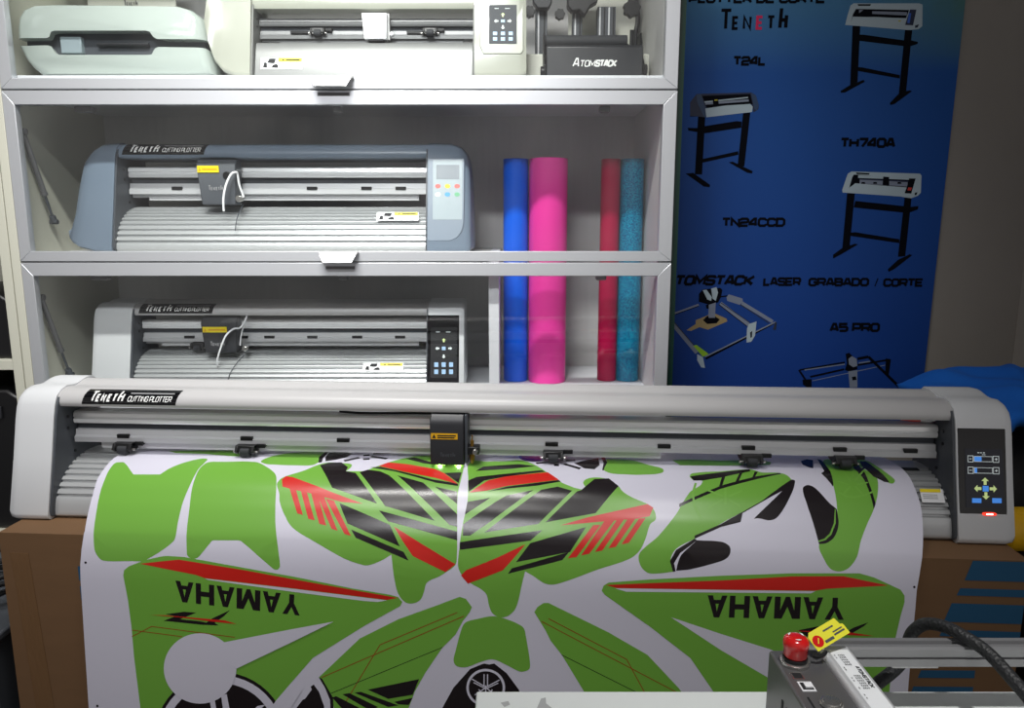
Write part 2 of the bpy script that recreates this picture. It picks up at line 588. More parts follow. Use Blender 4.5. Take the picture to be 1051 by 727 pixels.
def door(z0, z1, handle_x, handle_w, handle_at, strut=True):
    t = 0.031
    x0, x1 = CX0 + 0.001, CX1 - 0.001
    mb = MB()
    y0, y1 = YF, YF + 0.02
    # mitred rails and stiles
    def quad(poly):
        mb.prism(poly, y0, y1, 'y')
    quad([(x0, z0), (x1, z0), (x1 - t, z0 + t * 0.75), (x0 + t * 0.85, z0 + t * 0.75)])
    quad([(x0, z1), (x1, z1), (x1 - t, z1 - t), (x0 + t * 0.85, z1 - t)])
    quad([(x0, z0), (x0 + t * 0.85, z0 + t * 0.75), (x0 + t * 0.85, z1 - t), (x0, z1)])
    quad([(x1, z0), (x1 - t, z0 + t * 0.75), (x1 - t, z1 - t), (x1, z1)])
    d = mb.build('door', 'door_aluminium', cab, 0.0012)
    d['label'] = 'aluminium framed glass flap door'
    MB().box(x0 + t * 0.8, x1 - t * 0.95, y0 + 0.009, y0 + 0.013, z0 + t * 0.7, z1 - t * 0.95).build('glass_pane', 'door_glass', d, 0, smooth=0)
    if handle_at is not None:
        h = MB()
        zt = handle_at
        w = handle_w / 2
        prof = [(YF - 0.0005, zt), (YF - 0.012, zt + 0.003), (YF - 0.026, zt - 0.006), (YF - 0.031, zt - 0.022), (YF - 0.029, zt - 0.023), (YF - 0.023, zt - 0.008), (YF - 0.011, zt - 0.001), (YF - 0.0005, zt - 0.004)]
        rings = []
        for x, k in ((-w, 0), (-w + 0.001, 0), (w - 0.001, 0), (w, 0)):
            rings.append([(handle_x + x * (1 - 0.28 * max(0, (zt - z)) / 0.023), y, z) for y, z in prof])
        h.loft(rings)
        h.build('door_handle', 'handle_aluminium', d)
        MB().box(handle_x - w * 0.75, handle_x + w * 0.75, YF - 0.0012, YF + 0.001, zt - 0.039, zt - 0.032).build('grip_slot', 'strut_grey', d)
    for hx, hw in ((-0.98, 0.02), (-0.40, 0.010), (0.212, 0.012)):
        MB().box(hx - hw, hx + hw, YF + 0.026, YF + 0.050, z1 - t - 0.012, z1 - t + 0.002).build('hinge', 'strut_grey', d, 0.003)
    if strut:
        for sx in (CX0 + 0.014,):
            a = Vector((sx, YF + 0.040, z1 - 0.085))
            b = Vector((sx, YF + 0.125, z1 - 0.290))
            s = MB()
            m_ = a.lerp(b, 0.66)
            s.cyl(a, m_, 0.0062, n=14)
            s.cyl(m_, a.lerp(b, 0.69), 0.0075, n=14)
            s.cyl(a - Vector((0.008, 0, 0)), a + Vector((0.008, 0, 0)), 0.008, n=14)
            st = s.build('gas_strut', 'strut_grey', d)
            r = MB()
            r.cyl(m_, b, 0.0032, n=12)
            r.cyl(a.lerp(b, 0.93), b, 0.0075, n=14)
            r.cyl(b - Vector((0.009, 0, 0)), b + Vector((0.009, 0, 0)), 0.006, n=12)
            ro = r.build('gas_strut_rod', 'charcoal', d)
    return d


door(1.4965, 1.99, -0.40, 0.096, 1.5205, strut=False)
door(1.1125, 1.4935, -0.40, 0.090, 1.1335)
door(0.74, 1.1095, -0.40, 0.09, None)


# ------------------------------------------------------------------ cutting plotters
COVER = [(0.066, 0.186), (0.059, 0.1875), (0.0572, 0.1915), (0.0575, 0.1965), (0.0598, 0.2025), (0.0640, 0.2078), (0.0700, 0.2118), (0.0775, 0.2145), (0.086, 0.2156), (0.096, 0.2152), (0.105, 0.2136), (0.113, 0.2134), (0.120, 0.2152), (0.130, 0.2184), (0.138, 0.2196), (0.147, 0.2196), (0.156, 0.2175), (0.161, 0.211), (0.162, 0.186)]
CAP = [(0.0045, 0.011), (0.0055, 0.0035), (0.011, 0.0), (0.165, 0.0), (0.172, 0.008), (0.172, 0.208), (0.168, 0.2165), (0.160, 0.2215), (0.150, 0.2225), (0.138, 0.2215), (0.118, 0.217), (0.108, 0.2165), (0.088, 0.2185), (0.072, 0.2150), (0.058, 0.206), (0.0505, 0.192), (0.044, 0.170), (0.0285, 0.104)]
PLATEN = [(0.164, 0.0850), (0.155, 0.0885), (0.138, 0.0905), (0.111, 0.0905), (0.083, 0.0855), (0.066, 0.0785), (0.048, 0.067), (0.036, 0.055), (0.027, 0.042), (0.0205, 0.028), (0.017, 0.012), (0.0165, 0.006)]


def cap_mesh(sections, s):
    """Housing end: the side profile lofted along u; sections = (u, w0, w1, shrink of depth)."""
    wm = 0.2225
    rings = []
    for u, w0, w1, k in sections:
        rings.append([(u, (0.09 + (v - 0.09) * k) * s, w0 + (w / wm) * (w1 - w0)) for v, w in CAP])
    return MB().loft(rings)


def platen_profile(s, grooves, smooth):
    P = [Vector((v, w, 0)) for v, w in PLATEN]
    Q = catmull(P, 10)
    if smooth:
        pts = [(p.x, p.y) for p in Q]
    else:
        pts = []
        acc = 0.0
        marks = []
        start, pitch, count = grooves
        for i, p in enumerate(Q):
            if i:
                acc += (p - Q[i - 1]).length
            marks.append(acc)
        c = Vector((0.13, 0.0, 0))

        def at(d):
            for i in range(1, len(Q)):
                if marks[i] >= d:
                    f = (d - marks[i - 1]) / (marks[i] - marks[i - 1])
                    return Q[i - 1].lerp(Q[i], f)
            return Q[-1]

        pos = [start + k * pitch for k in range(count)]
        items = [(marks[i], Q[i], 0) for i in range(len(Q)) if all(abs(marks[i] - g) > 0.0045 for g in pos)]
        for g in pos:
            items += [(g - 0.0040, at(g - 0.0040), -0.0006), (g - 0.0032, at(g - 0.0032), 0.0040), (g - 0.0004, at(g - 0.0004), 0.0046), (g + 0.0016, at(g + 0.0016), 0.0008)]
        items.sort(key=lambda t: t[0])
        for d, p, dep in items:
            q = p - (p - c).normalized() * dep
            pts.append((q.x, q.y))
    pts = [(v * s, w * s) for v, w in pts]
    return pts + [(0.02 * s, 0.002), (0.164 * s, 0.002)]


def facet(u, w, off=0.0):
    return (u, 0.011 + (w - 0.03) * 0.2365 - off, w)


def sticker(parent, origin, ex, ey, W, H):
    mb = MB()
    mb.flat([[(0, 0), (W, 0), (W, H), (0, H)]], origin, ex, ey, 0)
    o2 = Vector(origin) + Vector(ex).cross(Vector(ey)) * 0.0004
    mb.flat([[(0.42 * W, 0.62 * H), (W * 0.98, 0.62 * H), (W * 0.98, 0.98 * H), (0.42 * W, 0.98 * H)]], o2, ex, ey, 1)
    k = []
    k.append([(0.06 * W, 0.15 * H), (0.16 * W, 0.1 * H), (0.15 * W, 0.55 * H), (0.09 * W, 0.6 * H)])
    k.append([(0.16 * W, 0.55 * H), (0.20 * W, 0.92 * H), (0.36 * W, 0.92 * H), (0.34 * W, 0.55 * H), (0.30 * W, 0.5 * H)])
    k.append([(0.26 * W, 0.12 * H), (0.30 * W, 0.36 * H), (0.38 * W, 0.46 * H), (0.42 * W, 0.3 * H), (0.42 * W, 0.1 * H)])
    mb.flat(k, o2, ex, ey, 2)
    mb.flat([[(0.45 * W, y * H), (x * W, y * H), (x * W, (y + 0.07) * H), (0.45 * W, (y + 0.07) * H)] for y, x in ((0.45, 0.92), (0.28, 0.86), (0.1, 0.9))], o2, ex, ey, 3)
    mb.flat([[(0.5 * W, 0.72 * H), (0.54 * W, 0.9 * H), (0.57 * W, 0.72 * H)], [(0.6 * W, 0.75 * H), (0.93 * W, 0.75 * H), (0.93 * W, 0.86 * H), (0.6 * W, 0.86 * H)]], o2 + Vector(ex).cross(Vector(ey)) * 0.0003, ex, ey, 2)
    return mb.build('warning_sticker', ['bright_white', 'yellow', 'slot_black', 'lettering_grey'], parent, smooth=0)


def arrow(cx, cy, r, d):
    base = [(-0.4 * r, -r), (0.4 * r, -r), (0.4 * r, 0.05 * r), (r, 0.05 * r), (0, r), (-r, 0.05 * r), (-0.4 * r, 0.05 * r)]
    q = {'u': lambda a, b: (a, b), 'd': lambda a, b: (a, -b), 'l': lambda a, b: (-b, a), 'r': lambda a, b: (b, a)}[d]
    return [(cx + q(a, b)[0], cy + q(a, b)[1]) for a, b in base]


def rect(x0, x1, y0, y1):
    return [(x0, y0), (x1, y0), (x1, y1), (x0, y1)]


def plate_with_logo(parent, u0, u1, s, name='name_plate'):
    """Black plate on the sloping front of the cover with the maker's word mark."""
    seg = [p for p in COVER if 0.190 < p[1] and p[0] < 0.079]
    P = [Vector((v * s, w * s)) for v, w in seg]
    S = [0.0]
    for i in range(1, len(P)):
        S.append(S[-1] + (P[i] - P[i - 1]).length)
    H = S[-1] * 0.93
    off = S[-1] * 0.03
    W = u1 - u0
    mb = MB()

    def conform(polys, lift, m):
        cuts = [c - off for c in S[1:-1]]
        for poly in polys:
            parts = [poly]
            for c in cuts:
                nxt = []
                for q in parts:
                    for sg in (1, -1):
                        r = []
                        for k in range(len(q)):
                            a_, b_ = q[k], q[(k + 1) % len(q)]
                            da, db = sg * (a_[1] - c), sg * (b_[1] - c)
                            if da >= 0:
                                r.append(a_)
                            if da * db < 0:
                                t = da / (da - db)
                                r.append((a_[0] + (b_[0] - a_[0]) * t, c))
                        if len(r) > 2:
                            nxt.append(r)
                parts = nxt
            for q in parts:
                mid = sum(y for _, y in q) / len(q)
                i = max(k for k in range(len(S) - 1) if S[k] <= min(max(mid + off, 0), S[-1] - 1e-7))
                t = (P[i + 1] - P[i]).normalized()
                mb.face([(u0 + x, P[i].x + t.x * (y + off - S[i]) - t.y * lift, P[i].y + t.y * (y + off - S[i]) + t.x * lift) for x, y in q], m)
    sl = 0.2 * H
    conform([[(0, 0), (W - sl, 0), (W, H), (sl, H)]], 0.0006, 0)
    lw = 0.35 * W
    conform([[(x + 0.075 * W + y * 0.22, y + 0.14 * H) for x, y in p] for p in logo_polys(lw, 0.72 * H, 0.14)], 0.0011, 1)
    conform([[(x + 0.47 * W + y * 0.2, y + 0.16 * H) for x, y in p] for p in text_polys('CUTTING PLOTTER', 0.45 * W, 0.32 * H, 0.13)], 0.0011, 1)
    conform([rect(0.49 * W, 0.94 * W, 0.62 * H, 0.70 * H)], 0.0011, 2)
    return mb.build(name, ['gloss_black', 'lettering_white', 'lettering_grey'], parent, smooth=0)


def keypad(mb, o, ex, ey, W, H, mi_y, mi_w, mi_b, mi_d=None):
    """Arrow cross and six square keys as printed on the smaller plotters."""
    r = 0.075 * W
    P = [arrow(0.5 * W, 0.74 * H, r, 'u')]
    mb.flat(P, o, ex, ey, mi_y)
    mb.flat([arrow(0.26 * W, 0.58 * H, r, 'l'), arrow(0.74 * W, 0.58 * H, r, 'r'), arrow(0.5 * W, 0.42 * H, r, 'd')], o, ex, ey, mi_w)
    keys = [rect((x - 0.075) * W, (x + 0.075) * W, (y - 0.045) * H, (y + 0.045) * H) for y in (0.12, 0.26) for x in (0.22, 0.5, 0.78)]
    mb.flat(keys + [rect(0.43 * W, 0.57 * W, 0.545 * H, 0.615 * H)], o, ex, ey, mi_b)
    mb.flat([rect(0.2 * W, 0.35 * W, 0.895 * H, 0.91 * H), rect(0.58 * W, 0.75 * W, 0.895 * H, 0.91 * H)], o, ex, ey, mi_w)


def plotter(name, label, loc, rotz, L, s, style, group=None):
    root = thing(name, label, 'cutting plotter', loc, rotz, group)
    housing = {'white': 'housing_white', 'big': 'housing_white', 'blue': 'housing_blue', 'cream': 'housing_cream'}[style]
    cover_m = {'white': 'cover_grey', 'big': 'cover_grey', 'blue': 'housing_blue', 'cream': 'housing_cream'}[style]
    H = 0.2225 * s + (0.036 if style == 'cream' else 0.0)
    if style == 'big':
        lsec = [(0.0, 0, H, 1.0), (-0.058, 0, H, 1.0), (-0.066, 0.002, H - 0.002, 0.985), (-0.070, 0.006, H - 0.006, 0.955)]
        rsec = [(L, 0, H, 1.0), (L + 0.074, 0, H, 1.0), (L + 0.083, 0.002, H - 0.002, 0.985), (L + 0.087, 0.006, H - 0.006, 0.955)]
    elif style == 'white':
        lsec = [(0.0, 0, H, 1.0), (-0.082, 0, H, 1.0), (-0.091, 0.002, H - 0.002, 0.985), (-0.095, 0.006, H - 0.006, 0.955)]
        rsec = [(L, 0, H, 1.0), (L + 0.077, 0, H, 1.0), (L + 0.086, 0.002, H - 0.002, 0.985), (L + 0.090, 0.006, H - 0.006, 0.955)]
    elif style == 'blue':
        lsec = [(0.0, 0.0, H, 1.0), (-0.040, 0.002, H * 0.99, 1.0), (-0.062, 0.008, H * 0.945, 0.99), (-0.080, 0.012, H * 0.86, 0.97), (-0.095, 0.022, H * 0.66, 0.94), (-0.102, 0.033, H * 0.42, 0.92), (-0.105, 0.05, H * 0.27, 0.88)]
        rsec = [(L, 0.0, H, 1.0), (L + 0.055, 0.0, H * 0.99, 1.0), (L + 0.075, 0.0, H * 0.965, 1.0), (L + 0.090, 0.0, H * 0.91, 0.99), (L + 0.099, 0.002, H * 0.82, 0.985), (L + 0.104, 0.006, H * 0.6, 0.97), (L + 0.106, 0.012, H * 0.3, 0.95)]
    else:
        lsec = [(0.0, 0.0, H, 1.0), (-0.035, 0.003, H, 1.0), (-0.062, 0.014, H, 0.99), (-0.080, 0.036, H, 0.97), (-0.093, 0.075, H * 0.99, 0.94), (-0.100, 0.12, H * 0.97, 0.9)]
        rsec = [(L, 0.0, H, 1.0), (L + 0.10, 0.0, H, 1.0), (L + 0.113, 0.003, H * 0.98, 0.985), (L + 0.119, 0.008, H * 0.93, 0.96)]
    cl = cap_mesh(lsec, s).build('end_housing', housing, root, smooth=50)
    cr = cap_mesh(rsec, s).build('end_housing', housing, root, smooth=50)
    # dark inner side plates
    inner = [(0.09 + (v - 0.09) * 0.95, 0.004 + w * 0.965) for v, w in CAP]
    inner = [(v * s, w * s) for v, w in inner]
    sp = 'charcoal' if style != 'cream' else 'inner_grey'
    for u0, u1, hu in ((0.0002, 0.004, 0.0045), (L - 0.004, L - 0.0002, L - 0.0045)):
        p = MB().prism(inner, u0, u1).build('side_plate', sp, root)
        for v, w in ((0.075, 0.165), (0.072, 0.145), (0.085, 0.10), (0.16, 0.16)):
            MB().cyl((hu - 0.0008, v * s, w * s), (hu + 0.0008, v * s, w * s), 0.0028 * s, n=10).build('screw', 'black', p)
    # cover
    lift = 2.2 if style == 'cream' else 1.0
    cov = MB().prism([(v * s, (0.188 + (w - 0.188) * (lift if w > 0.188 else 1)) * s) for v, w in COVER], 0.0, L).build('top_cover', cover_m, root, smooth=40)
    if style == 'blue':
        plate_with_logo(root, 0.012, 0.218, s)
    elif style == 'big':
        plate_with_logo(root, 0.044, 0.217, s)
    elif style == 'white':
        plate_with_logo(root, 0.014, 0.205, s)
    # platen
    if style == 'cream':
        prof = [(0.164 * s, 0.095 * s), (0.062 * s, 0.1005 * s), (0.052 * s, 0.0985 * s), (0.048 * s, 0.094 * s), (0.040 * s, 0.070 * s), (0.022 * s, 0.008 * s), (0.022 * s, 0.002), (0.164 * s, 0.002)]
        pl = MB().prism(prof, 0.0045, L - 0.0045).build('platen', 'cream_metal', root, 0.002)
    else:
        prof = platen_profile(s, (0.060, 0.0125, 9) if style == 'big' else (0.044, 0.0122, 12), False)
        pl = MB().prism(prof, 0.0045, L - 0.0045).build('platen', 'platen_metal', root, smooth=22)
        MB().box(0.0045, L - 0.0045, 0.1215 * s, 0.1235 * s, 0.0895 * s, 0.0905 * s).build('cutting_strip', 'charcoal', pl)
    # rails
    def R(poly):
        return [(v * s, w * s) for v, w in poly]
    mb = MB()
    mb.prism(R([(0.088, 0.150), (0.086, 0.1535), (0.086, 0.158), (0.0885, 0.159), (0.0885, 0.1605), (0.086, 0.1615), (0.0875, 0.168), (0.0915, 0.171), (0.118, 0.171), (0.118, 0.150)]), 0.006, L - 0.006)
    up = mb.build('upper_rail', 'rail_grey' if style == 'cream' else 'aluminium', root, smooth=30)
    MB().box(0.006, L - 0.006, 0.097 * s, 0.112 * s, 0.1378 * s, 0.1502 * s).build('drive_belt', 'belt', root)
    mb = MB()
    mb.prism(R([(0.084, 0.1165), (0.084, 0.1255), (0.0885, 0.1285), (0.090, 0.138), (0.118, 0.138), (0.118, 0.1165)]), 0.006, L - 0.006)
    low = mb.build('lower_rail', 'rail_grey' if style == 'cream' else 'aluminium_matte', root, smooth=30)
    mb = MB()
    mb.box(0.05, (1.04 if style == 'big' else L - 0.03), 0.092 * s, 0.116 * s, 0.104 * s, 0.1168 * s)
    if style != 'big':
        mb.box(0.008, 0.06, 0.094 * s, 0.116 * s, 0.110 * s, 0.1168 * s)
    mb.build('pinch_bar', 'rail_grey' if style == 'cream' else 'aluminium_matte', root)
    clips = {'big': (0.096, 0.320, 0.492, 0.854, 1.044, 1.184, 1.334, 1.448), 'white': (0.125, 0.262, 0.33, 0.44, 0.555, 0.665), 'blue': (0.125, 0.46, 0.595, 0.68), 'cream': (0.10, 0.375)}[style]
    for u in clips:
        w = {'big': 0.011, 'cream': 0.021}.get(style, 0.013)
        if style == 'cream':
            MB().box(u - w, u + w, 0.082 * s, 0.089 * s, 0.130 * s, 0.137 * s).build('rail_clip', 'black', root)
        else:
            MB().box(u - w, u + w, 0.0825 * s, 0.088 * s, 0.1245 * s, 0.1315 * s).build('rail_clip', 'black', root, 0.0008)
    # pinch rollers
    rollers = {'big': (0.100, 0.321, 0.857, 1.189, 1.341), 'white': (0.148,), 'blue': (), 'cream': (0.145, 0.41)}[style]
    wz = 0.1040 if style == 'big' else 0.1000 * s if style != 'cream' else 0.1085
    for u in rollers:
        mb = MB()
        mb.prism([(0.070 * s, wz + 0.004), (0.072 * s, wz + 0.014), (0.115 * s, wz + 0.015), (0.115 * s, wz + 0.005), (0.100 * s, wz + 0.001)], u - 0.017, u + 0.017)
        for du in (-0.0145, 0.0145):
            mb.prism([(0.072 * s, wz - 0.001), (0.067 * s, wz + 0.004), (0.072 * s, wz + 0.014), (0.104 * s, wz + 0.008), (0.088 * s, wz - 0.001)], u + du - 0.0025, u + du + 0.0025)
        mb.prism([(0.08 * s, wz + 0.008), (0.08 * s, wz + 0.015), (0.115 * s, wz + 0.015)], u + 0.017, u + 0.033)
        pr = mb.build('pinch_roller', 'black', root, 0.0008)
        MB().cyl((u - 0.0085, 0.0755 * s, wz + 0.0025), (u + 0.0085, 0.0755 * s, wz + 0.0025), 0.0086, n=24).build('roller_wheel', 'rubber', pr, 0.0014)
        MB().cyl((u - 0.0215, 0.0755 * s, wz + 0.0025), (u + 0.0215, 0.0755 * s, wz + 0.0025), 0.0022, n=12).build('roller_axle', 'steel', pr)
    return root, cl, cr, pl


# the white plotter with the long beam that carries the printed sheet
BIG_LOC, BIG_ROT = (-0.790, 1.201, 0.7004), math.radians(-3.7)
LB = 1.496
big, big_l, big_r, big_pl = plotter('cutting_plotter', 'long white cutting plotter on a carton, feeding out the printed green sheet', BIG_LOC, BIG_ROT, LB, 1.0, 'big')
# control panel
mb = MB()


def pn(poly, off):
    return [facet(u, w, off) for u, w in poly]


outer = [(1.4985, 0.0295), (1.571, 0.0295), (1.571, 0.1785), (1.4985, 0.1785)]
mb.loft([pn(outer, -0.001), pn(outer, 0.0012)], 0)
panel = mb.build('control_panel', 'gloss_black', big, 0.0006)
panel['label'] = 'black control panel with lit touch screen and red power button'


def cp(X, Y):
    return (1.509 + (X - 804) * 0.000392, 0.148 - (Y - 270) * 0.000392)


def cr_(x0, x1, y0, y1):
    return [cp(x0, y1), cp(x1, y1), cp(x1, y0), cp(x0, y0)]


mb = MB()
mb.face(pn(cr_(802, 950, 270, 500), 0.0017), 0)


def frame(x0, x1, y0, y1, t, m):
    for r_ in ((x0, x1, y0, y0 + t), (x0, x1, y1 - t, y1), (x0, x0 + t, y0, y1), (x1 - t, x1, y0, y1)):
        mb.face(pn(cr_(*r_), 0.0022), m)


for (ya, yb, fill) in ((297, 323, (838, 866)), (341, 368, (838, 848))):
    frame(812, 834, ya, yb, 2.2, 1)
    frame(910, 934, ya, yb, 2.2, 1)
    frame(836, 908, ya + 2, yb - 2, 1.8, 1)
    mb.face(pn(cr_(fill[0], fill[1], ya + 4, yb - 4), 0.0022), 2)
    mb.face(pn(cr_(818, 828, (ya + yb) / 2 - 1.2, (ya + yb) / 2 + 1.2), 0.0022), 1)
    mb.face(pn(cr_(917, 928, (ya + yb) / 2 - 1.2, (ya + yb) / 2 + 1.2), 0.0022), 1)
    mb.face(pn(cr_(921.3, 923.7, (ya + yb) / 2 - 5.5, (ya + yb) / 2 + 5.5), 0.0024), 1)
for X, Y, d in ((878, 396, 'u'), (849, 425, 'l'), (909, 425, 'r'), (880, 453, 'd')):
    c = cp(X, Y)
    mb.face(pn(arrow(c[0], c[1], 0.0056, d), 0.0022), 3)
for r_ in ((868, 891, 414, 436), (826, 862, 463, 481), (904, 940, 461, 480)):
    mb.face(pn(cr_(*r_), 0.0022), 2)
for r_ in ((850, 858, 284, 287), (861, 868, 284, 287), (872, 880, 284, 287), (868, 882, 292, 294)):
    mb.face(pn(cr_(*r_), 0.0022), 1)
mb.build('touch_screen', ['screen_dark', 'screen_white', 'screen_blue', 'screen_lime'], panel, smooth=0)
mb = MB()
b0 = cp(892, 523)
ring = [(b0[0] + 0.0105 * math.copysign(abs(math.cos(t)) ** 0.6, math.cos(t)), b0[1] + 0.0024 * math.copysign(abs(math.sin(t)) ** 0.6, math.sin(t))) for t in [2 * math.pi * k / 28 for k in range(28)]]
mb.loft([pn(ring, 0.001), pn(ring, 0.003)], 0)
pb = mb.build('power_button', 'red_light', panel)
mb = MB()
c1 = cp(874, 522)
mb.face(pn(rect(b0[0] - 0.005, b0[0] + 0.005, b0[1] - 0.0009, b0[1] + 0.0009), 0.0033), 0)
mb.build('button_glow', 'lamp_white', pb, smooth=0)
MATS['lamp_white'].node_tree.nodes['Principled BSDF'].inputs['Emission Strength'].default_value = 3.0
# carriage
mb = MB()
prof = [(0.0495, 0.0985), (0.0495, 0.167), (0.053, 0.178), (0.060, 0.1845), (0.074, 0.1855), (0.0828, 0.1855), (0.0828, 0.0985)]
mb.prism(prof, 0.6505, 0.708)
car = mb.build('carriage', 'dark_plastic', big, 0.002)
mb = MB()
mb.box(0.7085, 0.7135, 0.055, 0.0828, 0.101, 0.185)
mb.build('carriage_side', 'charcoal', car, 0.001)
mb = MB()
mb.flat([rect(0, 0.045, 0, 0.0105)], (0.6525, 0.0489, 0.1435), (1, 0, 0), (0, 0, 1), 0)
mb.flat([rect(0.011, 0.042, 0.0055, 0.0075), rect(0.011, 0.040, 0.002, 0.004), [(0.002, 0.002), (0.0085, 0.002), (0.0052, 0.009)]], (0.6525, 0.0486, 0.1435), (1, 0, 0), (0, 0, 1), 1)
mb.build('warning_sticker', ['amber', 'slot_black'], car, smooth=0)
mb = MB()
mb.flat([[(x, y) for x, y in p] for p in logo_polys(0.026, 0.008, 0.14)], (0.667, 0.0491, 0.113), (1, 0, 0), (0, 0, 1), 0)
mb.build('maker_mark', 'charcoal', car, smooth=0)
bh = MB().box(0.7135, 0.733, 0.052, 0.072, 0.117, 0.130).build('blade_clamp', 'black', car, 0.001)
mb = MB()
mb.lathe([(0.0015, 0), (0.0040, 0.006), (0.0045, 0.012), (0.0045, 0.03), (0.0032, 0.031), (0.0032, 0.040), (0.0012, 0.041), (0.0012, 0.050)], (0.7205, 0.0595, 0.0990), 18)
mb.build('blade_holder', 'brass', bh)
MB().cyl((0.727, 0.052, 0.1235), (0.727, 0.044, 0.1235), 0.0045, n=18).build('clamp_knob', 'steel', bh, 0.0006)
for u in (0.665, 0.697):
    MB().cyl((u, 0.060, 0.0985), (u, 0.060, 0.0975), 0.0028, n=12).build('work_light', 'work_lamp', car)
# carriage flex and cable end
MB().tube([(0.482, 0.105, 0.1745), (0.52, 0.10, 0.1735), (0.60, 0.10, 0.1745), (0.652, 0.10, 0.175)], 0.0022, 8).build('flat_cable', 'slot_black', big)
MB().tube([(1.465, 0.108, 0.176), (1.478, 0.10, 0.176), (1.488, 0.098, 0.179), (1.4915, 0.10, 0.183)], 0.003, 8).build('white_cable', 'bright_white', big)
MB().tube([(1.440, 0.112, 0.176), (1.458, 0.105, 0.1755), (1.470, 0.106, 0.1755)], 0.0032, 8).build('red_cable', 'button_red', big)
# sticker and slot on the right end of the platen
nv = Vector((0, -0.72, 0.69))
mb = MB()
mb.flat([rect(0, 0.036, 0, 0.022)], (1.449, 0.0325, 0.0585), (1, 0, 0), (0, 0.58, 0.815), 0)
mb.flat([rect(0, 0.032, 0.0165, 0.022)], (1.449, 0.0322, 0.0588), (1, 0, 0), (0, 0.58, 0.815), 1)
mb.flat([rect(0.003, 0.026, y_, y_ + 0.001) for y_ in (0.012, 0.009, 0.006)], (1.449, 0.0322, 0.0588), (1, 0, 0), (0, 0.58, 0.815), 2)
mb.build('warning_sticker', ['bright_white', 'yellow', 'lettering_grey'], big_pl, smooth=0)
MB().box(1.442, 1.472, 0.098, 0.108, 0.0895, 0.0915).build('platen_slot', 'slot_black', big_pl)

# ------------------------------------------------------------------ the printed sheet
EDGE_LEFT = [(0.1649, 0.102), (0.1765, 0.0906), (0.2135, 0.0895), (0.2371, 0.0906), (0.2636, 0.0901), (0.314, 0.0971), (0.354, 0.101), (0.393, 0.0975), (0.4173, 0.0949), (0.5263, 0.0931), (0.6583, 0.0919)]
EDGE_RIGHT = [(0.139, 1.4364), (0.1833, 1.4384), (0.2351, 1.4336), (0.2891, 1.4296), (0.3448, 1.4179), (0.3506, 1.4163), (0.4031, 1.4067), (0.5665, 1.4051)]
VINYL_PROFILE = [(0.222, 0.012), (0.214, 0.045), (0.198, 0.072), (0.176, 0.0875), (0.152, 0.0942), (0.125, 0.0965), (0.094, 0.0965), (0.06, 0.0945), (0.033, 0.087), (0.007, 0.072), (-0.012, 0.055), (-0.03, 0.037), (-0.052, 0.006), (-0.0605, -0.025), (-0.064, -0.06), (-0.0655, -0.1), (-0.068, -0.164), (-0.071, -0.23), (-0.074, -0.295), (-0.078, -0.4), (-0.081, -0.48)]
